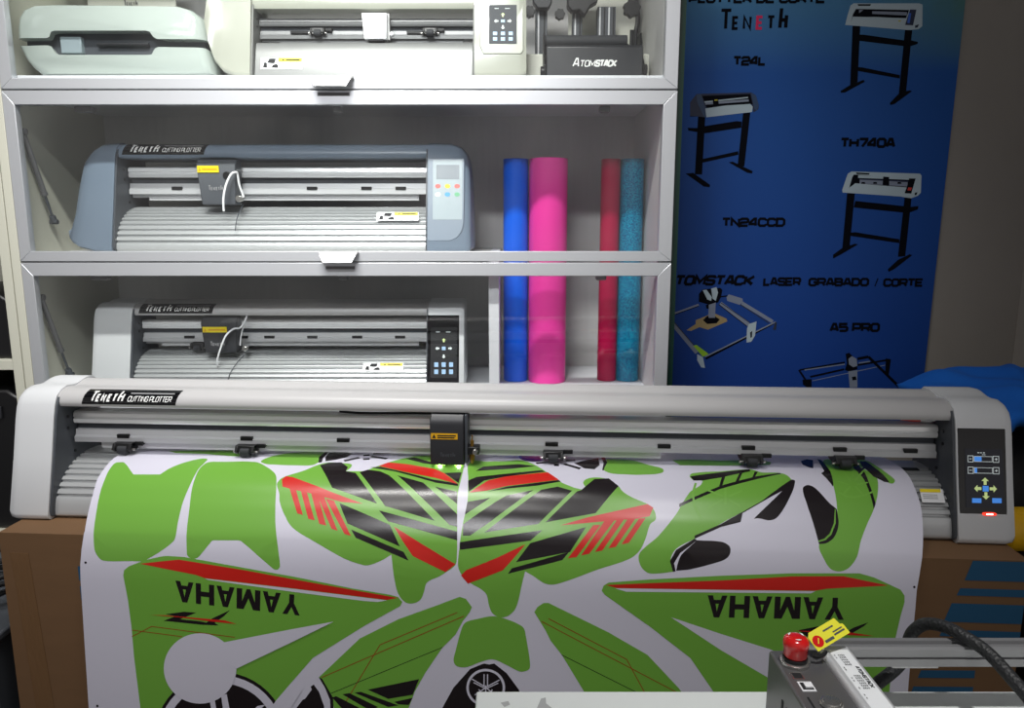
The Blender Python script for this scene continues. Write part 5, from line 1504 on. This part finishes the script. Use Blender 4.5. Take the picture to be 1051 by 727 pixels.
# cream plotter on the top shelf
cream, crl, crr, crp = plotter('cutting_plotter', 'cream-white plotter with white carriage on the top shelf beside the oval cutter', (-0.603, 1.80, 1.5305), 0.0, 0.517, 0.86, 'cream')
S1, L1 = 0.86, 0.517
o, ex, ey = fs_plane(L1 + 0.014, 0.050, S1, 0.0012)
n_ = Vector((0, -ey.z, ey.y))
mb = MB()
ped = [(0.004, 0), (0.094, 0), (0.1, 0.008), (0.1, 0.135), (0.0, 0.135), (-0.004, 0.02)]
mb.loft([[o + ex * a + ey * b - n_ * 0.002 for a, b in ped], [o + ex * (0.05 + (a - 0.05) * 0.95) + ey * (0.07 + (b - 0.07) * 0.95) + n_ * 0.004 for a, b in ped]])
pdo = mb.build('control_bezel', 'housing_cream', cream, 0.001)
mb = MB()
o2 = o + n_ * 0.0050
mb.flat([rect(0.019, 0.083, 0.026, 0.118)], o2, ex, ey, 0)
keypad(mb, o2 + n_ * 0.0005 + ex * 0.019 + ey * 0.026, ex, ey, 0.064, 0.092, 1, 2, 3)
pnl = mb.build('keypad', ['belt', 'screen_lime', 'screen_white', 'screen_ice'], cream, smooth=0)
pnl['label'] = 'dark keypad with arrows and six pale keys'
mb = MB()
f_ = 0.044 * S1
mb.loft([[(0.259, f_, 0.092), (0.311, f_, 0.092), (0.311, 0.0705, 0.092), (0.259, 0.0705, 0.092)], [(0.254, f_ + 0.002, 0.150), (0.313, f_ + 0.002, 0.150), (0.313, 0.0705, 0.150), (0.254, 0.0705, 0.150)]])
c = mb.build('carriage', 'bright_white', cream, 0.002)
MB().box(0.268, 0.303, f_ + 0.002, 0.0655, 0.0885, 0.0918).build('carriage_foot', 'slot_black', c)
MB().box(0.3115, 0.316, 0.055, 0.0705, 0.094, 0.152).build('carriage_side', 'soft_white', c)
MB().cyl((0.322, 0.058, 0.105), (0.322, 0.044, 0.105), 0.0045, n=18).build('clamp_knob', 'bright_white', c, 0.001)
sticker(crp, (0.019, 0.0221, 0.022), (1, 0, 0), (0, 0.279, 0.960), 0.098, 0.028)

# ------------------------------------------------------------------ oval cutter and card on the top shelf
cut = thing('screen_film_cutter', 'glossy white oval cutter with dark middle band on the top shelf, far left', 'cutter', (0, 0, 0))


def shell(poly, name, inset):
    rings = []
    cx = sum(p[0] for p in poly) / len(poly)
    cz = sum(p[1] for p in poly) / len(poly)
    for y, k in ((1.792, 0.93), (1.797, 0.975), (1.806, 1.0), (1.99, 1.0), (2.0, 0.97)):
        rings.append([(cx + (x - cx) * k, y, z if abs(z - inset) < 0.012 else cz + (z - cz) * k) for x, z in poly])
    return MB().loft(rings).build(name, 'gloss_white', cut, smooth=60)


def cx_(px):
    return -1.128 + (px - 15) * (0.463 / 213)


def cz_(py):
    return 1.5345 + (78 - py) * 0.002268


up_ = [(16, 43), (17, 33), (19, 24), (25, 16), (36, 12), (60, 11), (120, 11.5), (188, 12.5), (200, 16), (208, 23), (211, 33), (212, 44), (168, 44), (164, 42), (160, 37), (156, 36), (54, 36), (50, 37), (47, 42), (44, 43)]
lo_ = [(16, 49.5), (44, 50), (48, 51), (52, 57), (56, 59), (156, 59), (160, 58.5), (164, 53), (168, 51.5), (212, 52), (214, 60), (216, 69), (217, 76), (212, 78), (48, 78), (38, 78), (30, 72), (23, 64)]
shell([(cx_(a), cz_(b)) for a, b in up_], 'upper_shell', cz_(40))
shell([(cx_(a), cz_(b)) for a, b in lo_], 'lower_shell', cz_(55))
MB().prism([(cx_(a), cz_(b)) for a, b in [(20, 34), (206, 34), (209, 44), (209, 60), (24, 60), (18, 48)]], 1.822, 1.985, 'y').build('middle_band', 'charcoal', cut, 0.004)
MB().box(cx_(58), cx_(80), 1.808, 1.824, cz_(56), cz_(40)).build('film_slot_roller', 'panel_blue', cut, 0.002)
MB().cyl((cx_(96), 1.814, cz_(47)), (cx_(150), 1.814, cz_(47)), 0.004, n=12).build('guide_rod', 'dark_plastic', cut)

# white card standing behind the oval cutter
card = MB()
y = 2.052
card.box(-1.093, -0.866, y, y + 0.004, 1.5305, 1.835, 0)
card.text('PLOTTER CORTE HIDROGEL', (-1.065, y - 0.0004, 1.7345), (1, 0, 0), (0, 0, 1), 0.177, 0.0125, 0.17, 1)
card.flat([[(x - 1.000, z + 1.7525) for x, z in p] for p in logo_polys(0.036, 0.014, 0.15)], (0, y - 0.0004, 0), (1, 0, 0), (0, 0, 1), 1)
card = card.build('sign_card', ['card_white', 'slot_black'], None, smooth=0)
tag(card, 'white card with black lettering standing upright behind the oval cutter', 'sign')

# ------------------------------------------------------------------ engraving roller and engraver on the top shelf
rol = thing('engraving_roller', 'black roller attachment with white lettering at the right end of the top shelf', 'engraving roller', (0, 0, 0))
front = MB()
front.prism([(1.800, 1.5305), (1.805, 1.598), (1.812, 1.6035), (1.842, 1.6035), (1.845, 1.598), (1.845, 1.5305)], 0.079, 0.300)
fr = front.build('front_bar', 'dark_plastic', rol, 0.002)
mb = MB()
ey = Vector((0, 0.005, 0.0675)).normalized()
mb.text('A', (0.138, 1.8012, 1.5535), (1, 0, 0), ey, 0.0155, 0.0200, 0.15, 0, 0.2)
mb.text('TOM', (0.154, 1.8012, 1.5535), (1, 0, 0), ey, 0.0355, 0.0150, 0.15, 0, 0.2)
mb.text('STACK', (0.1895, 1.8012, 1.5535), (1, 0, 0), ey, 0.0495, 0.0160, 0.24, 0, 0.2)
mb.build('lettering', 'lettering_white', fr, smooth=0)
for x0 in (0.074, 0.3015):
    MB().prism([(1.806, 1.5305), (1.806, 1.560), (1.83, 1.580), (1.86, 1.642), (1.90, 1.642), (1.91, 1.60), (1.91, 1.5305)], x0, x0 + 0.004).build('end_bracket', 'black', rol, 0.001)
for (yy, zz, r, x1) in ((1.872, 1.624, 0.0145, 0.272), (1.897, 1.612, 0.0125, 0.280)):
    MB().cyl((0.0795, yy, zz), (x1, yy, zz), r, n=28).build('roller', 'rubber', rol, 0.001)
for x, z in ((0.307, 1.551), (0.072, 1.546)):
    MB().cyl((x - 0.006, 1.822, z), (x + 0.006, 1.822, z), 0.0125, n=20).build('adjusting_knob', 'black', rol, 0.0015)
for x in (0.283, 0.293):
    MB().cyl((x, 1.872, 1.6035), (x, 1.872, 1.65), 0.0042, n=14).build('spring_post', 'slot_black', rol)

eng = thing('laser_engraver', 'black laser engraver with aluminium columns behind the roller on the top shelf', 'engraver', (0, 0, 0))
for x, w in ((0.060, 0.030), (0.155, 0.024), (0.218, 0.046)):
    mb = MB()
    g = 0.0035
    mb.box(x, x + w, 2.02, 2.06, 1.5305, 1.752 if x < 0.1 else 1.742)
    cl = mb.build('column', 'charcoal', eng, 0.001)
    for k in range(2 if w < 0.04 else 4):
        xx = x + w * (k + 0.5) / (2 if w < 0.04 else 4)
        MB().box(xx - g / 2, xx + g / 2, 2.0185, 2.0205, 1.5305, 1.740).build('column_groove', 'slot_black' if k % 2 else 'aluminium_matte', cl)
MB().box(0.05, 0.285, 2.01, 2.075, 1.5305, 1.556).build('base', 'dark_plastic', eng, 0.002)
mb = MB()
mb.prism([(0.138, 1.79), (0.138, 1.735), (0.150, 1.722), (0.168, 1.725), (0.182, 1.712), (0.196, 1.735), (0.214, 1.745), (0.214, 1.79)], 1.985, 2.019, 'y')
mb.build('laser_head', 'black', eng, 0.003)
mb = MB()
mb.prism([(0.052, 1.80), (0.052, 1.745), (0.064, 1.730), (0.092, 1.730), (0.100, 1.745), (0.100, 1.80)], 1.99, 2.019, 'y')
mb.build('clamp_block', 'dark_plastic', eng, 0.003)
for x, z, r in ((0.044, 1.722, 0.014), (0.120, 1.716, 0.013), (0.300, 1.730, 0.022)):
    g = MB()
    prof = []
    for k in range(28):
        a = 2 * math.pi * k / 28
        rr = r * (1.0 if k % 4 < 2 else 0.86)
        prof.append((x + rr * math.cos(a), z + rr * math.sin(a)))
    g.prism(prof, 1.985, 2.005, 'y')
    g.build('hand_wheel', 'black', eng, 0.0008)
MB().tube([(0.313, 1.995, 1.79), (0.312, 1.995, 1.745), (0.316, 1.993, 1.70), (0.309, 1.993, 1.66), (0.311, 1.993, 1.60), (0.306, 1.993, 1.5305)], 0.006, 10).build('cable_guide', 'black', eng)
wc = MB().box(0.030, 0.335, 1.92, 1.98, 1.5305, 1.607).build('white_box', 'card_white', None, 0.003)
wc.name = 'box'
tag(wc, 'low white box lying behind the black roller on the top shelf', 'box')
sp = MB().box(0.150, 0.335, 2.11, 2.116, 1.5305, 1.80).build('instruction_sheet', 'card_white', None)
tag(sp, 'white sheet standing against the cabinet back behind the black engraver', 'sheet')

# ------------------------------------------------------------------ vinyl rolls standing in the right compartment
for x, y, r, h, m, lab in ((0.010, 1.975, 0.0325, 0.578, 'roll_blue', 'plain blue roll of vinyl film, leftmost in the cabinet compartment'),
                           (0.0935, 1.965, 0.0495, 0.578, 'roll_pink', 'thick pink roll of vinyl film beside the blue one'),
                           (0.2545, 1.975, 0.0250, 0.578, 'roll_red', 'thin dark red roll of vinyl film beside the teal one'),
                           (0.3100, 1.975, 0.0300, 0.578, 'roll_teal', 'glittering teal roll of vinyl film, rightmost in the compartment')):
    r_ = MB()
    z0 = 0.7842
    r_.lathe([(r * 0.55, z0), (r - 0.0015, z0), (r, z0 + 0.0015), (r, z0 + h - 0.0015), (r - 0.0015, z0 + h), (r * 0.55, z0 + h)], (x, y, 0), 48)
    ro = r_.build('vinyl_roll', m, None, smooth=40)
    tag(ro, lab, 'vinyl roll', 'vinyl rolls in the cabinet')
    cb = MB()
    cb.lathe([(r * 0.50, z0 + 0.001), (r * 0.545, z0 + 0.001), (r * 0.545, z0 + h - 0.001), (r * 0.50, z0 + h - 0.001)], (x, y, 0), 32)
    cb.build('core', 'roll_core', ro, smooth=40)

# ------------------------------------------------------------------ neighbouring shelf unit at the left edge
nb = thing('shelf_unit', 'cream shelf unit at the left edge with black cases in it', 'shelf', (0, 0, 0))
MB().box(-1.190, -1.1675, YF, 2.19, 0, 2.02).build('side_panel', 'cream_laminate', nb, 0.001)
MB().box(-1.80, -1.7775, YF, 2.19, 0, 2.02).build('side_panel', 'cream_laminate', nb, 0.001)
MB().box(-1.7775, -1.190, 2.17, 2.19, 0, 2.02).build('back_panel', 'cream_laminate', nb)
for z in (0.42, 0.854, 1.40):
    MB().box(-1.7775, -1.190, YF + 0.004, 2.17, z, z + 0.024).build('shelf_board', 'cream_laminate', nb, 0.001)


def case(x0, x1, y0, y1, z0, z1, label, slant):
    t = thing('equipment_case', label, 'case', (0, 0, 0))
    mb = MB()
    mb.prism([(x0, z0), (x1, z0), (x1, z1 - slant), (x1 - 0.03, z1), (x0, z1)], y0, y1, 'y')
    b = mb.build('case_body', 'black', t, 0.006)
    MB().box((x0 + x1) / 2 - 0.05, (x0 + x1) / 2 + 0.05, y0 - 0.012, y0 - 0.0005, z0 + 0.06, z0 + 0.08).build('case_handle', 'slot_black', t, 0.004)
    for x in (x0 + 0.06, x1 - 0.06):
        MB().box(x - 0.015, x + 0.015, y0 - 0.006, y0 - 0.0003, z1 - slant - 0.05, z1 - slant - 0.02).build('latch', 'dark_plastic', t, 0.001)


case(-1.60, -1.200, 1.775, 2.10, 0.8785, 1.040, 'black case with slanted top on the upper shelf at the left edge', 0.02)
case(-1.60, -1.200, 1.775, 2.10, 0.4445, 0.800, 'tall black case on the lower shelf at the left edge', 0.02)

# dark cables lying in loops on a low box at the far left
st = thing('storage_box', 'dark grey storage box left of the carton, cables on its lid', 'box', (0, 0, 0))
MB().box(-1.28, -0.875, 1.15, 1.52, 0.0, 0.50).build('box_body', 'belt', st, 0.006)
MB().box(-1.29, -0.868, 1.14, 1.53, 0.50, 0.515).build('box_lid', 'charcoal', st, 0.004)
pts = []
for k in range(40):
    a = 2 * math.pi * k / 13
    pts.append((-1.0 + (0.085 + 0.012 * math.sin(k)) * math.cos(a) + 0.001 * k, 1.30 + (0.08 + 0.01 * math.cos(1.7 * k)) * math.sin(a), 0.522 + 0.0016 * k))
cb = MB().tube(pts, 0.0055, 8, sub=4).build('cable_coil', 'slot_black')
tag(cb, 'black cable coiled on the dark storage box left of the carton', 'cable')

# ------------------------------------------------------------------ right side: black bag, blue cloth, yellow roll
bag = thing('backpack', 'large black bag on the floor right of the long plotter, under the blue cloth', 'bag', (0, 0, 0))


def soft_box(x0, x1, y0, y1, z0, z1, e=4.0, nu=36, nv=18, amp=0.0):
    mb = MB()
    rings = []
    cx, cy = (x0 + x1) / 2, (y0 + y1) / 2
    for j in range(nv + 1):
        t = -1 + 2 * j / nv
        t = math.copysign(abs(t) ** 0.6, t) * 0.999
        k = (1 - abs(t) ** e) ** (1 / e)
        k = max(k, 0.02)
        ring = []
        for i in range(nu):
            a = 2 * math.pi * i / nu
            c, s_ = math.cos(a), math.sin(a)
            r = (abs(c) ** e + abs(s_) ** e) ** (-1 / e)
            w = 1 + amp * math.sin(5 * a + 3 * t) * math.sin(4 * t + a)
            ring.append((cx + (x1 - x0) / 2 * r * c * k * w, cy + (y1 - y0) / 2 * r * s_ * k * w, (z0 + z1) / 2 + (z1 - z0) / 2 * t))
        rings.append(ring)
    return mb.loft(rings)


soft_box(0.985, 1.42, 1.42, 1.78, 0.001, 0.752, 5, amp=0.012).build('bag_body', 'bag_black', bag, smooth=60)
soft_box(1.02, 1.36, 1.385, 1.435, 0.10, 0.48, 4).build('front_pocket', 'bag_black', bag, smooth=60)
MB().tube([(1.10, 1.405, 0.68), (1.12, 1.400, 0.715), (1.20, 1.395, 0.725), (1.28, 1.400, 0.715), (1.30, 1.405, 0.68)], 0.01, 10).build('bag_handle', 'bag_black', bag)


def cloth():
    nx, ny = 70, 44
    vs, fs_ = [], []
    for j in range(ny + 1):
        for i in range(nx + 1):
            a, b = i / nx, j / ny
            x = 0.955 + 0.53 * a
            y = 1.395 + 0.42 * b
            # domed top, edges hanging down over the bag
            ex_ = min(a, 1 - a * 0.6) * 2
            d = min(1.0, a / 0.22)
            f = min(1.0, b / 0.30)
            g = min(1.0, (1 - b) / 0.2)
            z = 0.818 + 0.044 * math.sin(d * math.pi / 2) ** 0.7 * math.sin(f * math.pi / 2) ** 0.6 * math.sin(g * math.pi / 2) ** 0.5
            z += 0.007 * math.sin(9 * a + 5 * b) + 0.006 * math.sin(17 * a - 9 * b + 1) + 0.004 * math.sin(31 * a + 13 * b)
            z -= 0.030 * math.exp(-((a - 0.42 - 0.25 * (0.5 - b)) / 0.05) ** 2) * (1 - b) ** 2
            z -= 0.014 * math.exp(-((a - 0.2 - 0.35 * b) / 0.035) ** 2)
            vs.append((x, y, z))
    n = nx + 1
    for j in range(ny):
        for i in range(nx):
            fs_.append((j * n + i, j * n + i + 1, (j + 1) * n + i + 1, (j + 1) * n + i))
    mb = MB()
    mb.mesh(vs, fs_)
    o = mb.build('blue_cloth', 'cloth_blue', None, smooth=180)
    sd = o.modifiers.new('thickness', 'SOLIDIFY')
    sd.thickness = 0.028
    sd.offset = -1
    o.name = 'jacket'
    tag(o, 'bright blue padded jacket lying crumpled on the black bag at the right edge', 'jacket')


cloth()

bx = thing('storage_box', 'low black box at the right edge behind the carton, yellow roll on top', 'box', (0, 0, 0))
MB().box(0.885, 1.30, 1.16, 1.375, 0.0, 0.590).build('box_body', 'black', bx, 0.006)
MB().box(0.880, 1.305, 1.155, 1.378, 0.590, 0.605).build('box_lid', 'slot_black', bx, 0.004)
yr = MB()
yr.lathe([(0.012, 0), (0.036, 0), (0.040, 0.004), (0.040, 0.32), (0.036, 0.324), (0.012, 0.324)], (0.895, 1.30, 0.6453), 32, 0, (1, 0, 0))
yr = yr.build('tape_roll', 'roll_yellow', None, smooth=40)
tag(yr, 'yellow roll peeping out at the right edge beside the plotter end', 'roll')

# ------------------------------------------------------------------ white table in the foreground
tb = thing('table', 'white work table in the foreground, engraver standing on it', 'table', (0, 0, 0))
top = MB()
top.box(-0.0385, 1.10, 0.12, 0.735, 0.672, 0.700, 0)
tp = top.build('table_top', 'table_white', tb, 0.0015)
for x in (0.03, 1.05):
    for y in (0.18, 0.68):
        MB().box(x - 0.02, x + 0.02, y - 0.02, y + 0.02, 0, 0.672).build('leg', 'charcoal', tb, 0.002)
mb = MB()
mb.flat([[(-0.012, 0.715), (-0.004, 0.718), (-0.002, 0.712), (-0.008, 0.708)], [(0.026, 0.706), (0.031, 0.722), (0.036, 0.724), (0.036, 0.714), (0.045, 0.702), (0.040, 0.698), (0.034, 0.706)]], (0, 0, 0.7002), (1, 0, 0), (0, 1, 0), 0)
mb.flat([[(-0.003, 0.698), (0.006, 0.698), (0.006, 0.690), (0.0045, 0.690), (0.0045, 0.6965), (-0.003, 0.6965)]], (0, 0, 0.7002), (1, 0, 0), (0, 1, 0), 1)
mb.build('scuff_mark', ['smudge', 'mark_blue'], tp, smooth=0)

# ------------------------------------------------------------------ laser engraver frame on the table
lz = thing('laser_engraver', 'grey laser engraver frame with red stop button on the white table', 'engraver', (0, 0, 0))
ZT = 0.776
XA, XB, XC = 0.259, 0.3075, 0.341
YN, YR = 0.30, 0.690
mb = MB()
mb.prism([(XA, 0.7005), (XA, ZT - 0.002), (XA + 0.002, ZT), (XB, ZT), (XB, 0.7005)], YN, YR, 'y')
ctl = mb.build('control_box', 'engraver_metal', lz, 0.0008)
ctl['label'] = 'grey metal control box'
for k in range(6):
    yy = 0.645 - 0.012 * k
    MB().prism([(yy, 0.722), (yy + 0.004, 0.722), (yy + 0.004, 0.750), (yy, 0.750)], XA - 0.0006, XA + 0.0004).build('vent_slot', 'slot_black', ctl)
# side rail with paper label
mb = MB()
R_ = 0.004
arc = [(XB + 0.0005, 0.715), (XB + 0.0005, ZT)]
prof = [(XB + 0.0004, 0.712), (XB + 0.0004, ZT + 0.001), (XB + 0.002, ZT + 0.0042), (XB + 0.0045, ZT + 0.005), (XB + 0.007, ZT + 0.0042), (XB + 0.008, ZT + 0.003), (XC - 0.005, ZT + 0.003), (XC - 0.002, ZT + 0.002), (XC, ZT - 0.002), (XC, 0.712)]
mb.prism(prof, YN, YR + 0.003, 'y')
sr = mb.build('side_rail', 'aluminium_matte', lz, smooth=50)
mb = MB()
o = Vector((XB + 0.0088, 0.40, ZT + 0.00325))
LW, LH = XC - 0.005 - (XB + 0.0088), YR - 0.004 - 0.40
mb.flat([rect(0, LW, 0, LH)], o, (1, 0, 0), (0, 1, 0), 0)
o2 = o + Vector((0, 0, 0.0003))
dk = []
for gx, gy0, gy1, nrow in ((0.10, 0.945, 0.975, 1), (0.30, 0.905, 0.975, 4), (0.12, 0.875, 0.90, 1), (0.12, 0.815, 0.845, 1), (0.32, 0.775, 0.855, 4), (0.12, 0.775, 0.785, 1), (0.12, 0.725, 0.755, 1)):
    for q in range(nrow):
        x = (gx + 0.085 * q) * LW
        n_d = max(1, int((gy1 - gy0) / 0.012))
        for d_ in range(n_d):
            y0_ = (gy0 + (gy1 - gy0) * d_ / n_d) * LH
            dk.append(rect(x, x + 0.045 * LW, y0_, y0_ + 0.007 * LH + random.random() * 0.003 * LH))
mb.flat(dk, o2, (1, 0, 0), (0, 1, 0), 1)
# maker's name along the rail, reading towards the viewer
mb.text('ATOMSTACK', o2 + Vector((LW * 0.70, LH * 0.90, 0)), (0, -1, 0), (1, 0, 0), 0.034, LW * 0.20, 0.22, 2)
mb.build('paper_label', ['label_paper', 'strut_grey', 'slot_black'], sr, smooth=0)
# emergency stop button
kx, ky = 0.2765, 0.668
st_ = MB()
st_.lathe([(0.0140, 0.0000), (0.0140, 0.0034), (0.0121, 0.0043)], (kx, ky, ZT), 32)
kb = st_.build('stop_button_base', 'steel', lz)
MB().lathe([(0.0113, 0.0039), (0.0119, 0.0069), (0.0113, 0.0082)], (kx, ky, ZT), 32).build('stop_button_collar', 'black', kb)
cap = MB()
cap.lathe([(0.0103, 0.0082), (0.0113, 0.0095), (0.0114, 0.0172), (0.0121, 0.0181), (0.0123, 0.0224), (0.0115, 0.0258), (0.0086, 0.0279), (0.0036, 0.0288), (0.0002, 0.0289)], (kx, ky, ZT), 36)
kc = cap.build('stop_button', 'knob_red', kb, smooth=50)
kc['label'] = 'red mushroom stop button'
mb = MB()
for k in range(3):
    a = 2 * math.pi * k / 3
    mb.flat([[(math.cos(a + t) * r, math.sin(a + t) * r) for t, r in ((0, 0.0075), (0.5, 0.0082), (0.9, 0.0072), (0.55, 0.0062), (0.2, 0.0062))]], (kx, ky, ZT + 0.0290), (1, 0, 0), (0, 1, 0), 0)
mb.build('turn_arrow', 'bright_white', kc, smooth=0)
# ports and switch on the top face
p = MB()
p.box(0.2655, 0.2765, 0.641, 0.652, ZT, ZT + 0.0006, 0)
p.box(0.2668, 0.2752, 0.6423, 0.6507, ZT + 0.0006, ZT + 0.0009, 1)
p.build('socket', ['steel', 'slot_black'], ctl)
p = MB()
p.box(0.2670, 0.2800, 0.6225, 0.6370, ZT, ZT + 0.0008, 0)
p.box(0.2685, 0.2785, 0.6245, 0.6352, ZT + 0.0008, ZT + 0.0012, 1)
p.box(0.2712, 0.2778, 0.6262, 0.6328, ZT + 0.0012, ZT + 0.0026, 0)
p.build('usb_port', ['bright_white', 'slot_black'], ctl)
sw = MB()
sw.lathe([(0.0100, 0), (0.0105, 0.0015), (0.0095, 0.003), (0.0080, 0.0032), (0.0075, 0.0040), (0.003, 0.0042), (0.0001, 0.0042)], (0.2855, 0.604, ZT), 32)
sw.build('power_switch', 'steel', ctl, smooth=40)
p = MB()
p.box(0.2675, 0.2692, 0.596, 0.614, ZT, ZT + 0.0006)
p.build('card_slot', 'slot_black', ctl)
# rear cross rail
mb = MB()
zt, zb_ = 0.7725, 0.7515
prof = [(0.700, zb_), (0.700, zt - 0.013), (0.7025, zt - 0.0125), (0.7025, zt - 0.0105), (0.700, zt - 0.010), (0.700, zt - 0.002), (0.702, zt), (0.707, zt), (0.708, zt - 0.004), (0.713, zt - 0.004), (0.714, zt), (0.719, zt), (0.720, zt - 0.002), (0.720, zb_)]
mb.prism(prof, 0.300, 1.05)
rr = mb.build('cross_rail', 'engraver_rail', lz)
MB().box(0.95, 0.98, 0.700, 0.722, 0.7003, zb_).build('rail_foot', 'black', lz, 0.001)
MB().box(0.392, 0.440, 0.703, 0.716, zb_ - 0.004, zb_).build('cable_clip', 'soft_white', lz, 0.001)
mb = MB()
for k in range(24):
    x = 0.535 + 0.0105 * k
    mb.box(x, x + 0.004, 0.6985, 0.7004, zt - 0.0085, zt - 0.0055)
tb_ = mb.build('belt_teeth', 'soft_white', rr)
MB().box(0.53, 0.79, 0.6995, 0.7005, zt - 0.0095, zt - 0.0045).build('timing_belt', 'slot_black', rr)
# braided cable looping over the rail
cab_ = MB()
path = [(0.354, 0.698, 0.7115), (0.366, 0.706, 0.7145), (0.389, 0.722, 0.7185), (0.414, 0.738, 0.7235), (0.432, 0.750, 0.733), (0.4365, 0.756, 0.745), (0.4400, 0.754, 0.760), (0.4475, 0.745, 0.7735), (0.4570, 0.728, 0.7800), (0.4655, 0.708, 0.7808), (0.476, 0.687, 0.7765), (0.482, 0.660, 0.768), (0.488, 0.625, 0.755), (0.493, 0.58, 0.737)]
cab_.tube(path, 0.0066, 14, sub=8)
m_ = mat('braid', (30, 31, 33), 0.55)
nt_ = m_.node_tree
tc_ = nt_.nodes.new('ShaderNodeTexCoord')
ck_ = nt_.nodes.new('ShaderNodeTexVoronoi')
ck_.inputs['Scale'].default_value = 330
nt_.links.new(tc_.outputs['Object'], ck_.inputs['Vector'])
bp_ = nt_.nodes.new('ShaderNodeBump')
bp_.inputs['Strength'].default_value = 0.8
bp_.inputs['Distance'].default_value = 0.001
nt_.links.new(ck_.outputs['Distance'], bp_.inputs['Height'])
nt_.links.new(bp_.outputs[0], nt_.nodes['Principled BSDF'].inputs['Normal'])
co = cab_.build('cable', 'braid', None, smooth=60)
tag(co, 'thick black braided cable looping over the grey rail on the table', 'cable')

# yellow tag tied to the stop button
tg = thing('warning_tag', 'yellow paper tag with red dot, strapped beside the red stop button', 'tag', (0, 0, 0))
o = Vector((0.3005, 0.672, ZT + 0.0095))
ex = Vector((0.042, 0.018, 0.0125)).normalized()
nn = Vector((-0.25, -0.72, 0.65))
nn = (nn - ex * nn.dot(ex)).normalized()
ey = nn.cross(ex).normalized()
mb = MB()
tw, thh = 0.042, 0.0185
outl = [(0, 0), (tw, 0), (tw, thh * 0.55), (tw * 0.93, thh * 0.62), (tw * 0.90, thh), (0.004, thh), (0, thh * 0.8)]
mb.loft([[o + ex * a + ey * b for a, b in outl], [o + ex * a + ey * b + nn * 0.0006 for a, b in outl]], 0)
o2 = o + nn * 0.0009
mb.flat([disc(0.0068, 0.0078, 0.0058, 1.0)], o2, ex, ey, 1)
mb.flat([[(0.0048, 0.006), (0.0056, 0.0054), (0.0094, 0.0098), (0.0086, 0.0104)]], o2 + nn * 0.0003, ex, ey, 0)
mb.flat([rect(0.013, 0.024, 0.0025, 0.0052), rect(0.026, 0.0395, 0.0045, 0.0062), rect(0.0265, 0.0385, 0.0075, 0.0088), rect(0.018, 0.031, 0.0125, 0.0140)], o2, ex, ey, 2)
mb.build('tag_paper', ['tag_yellow', 'knob_red', 'belt'], tg, smooth=0)
MB().tube([(0.2935, 0.668, ZT + 0.0085), (0.298, 0.667, ZT + 0.0078), (0.304, 0.668, ZT + 0.0088), (0.3075, 0.671, ZT + 0.0105)], 0.0021, 8).build('tag_strap', 'black', tg)
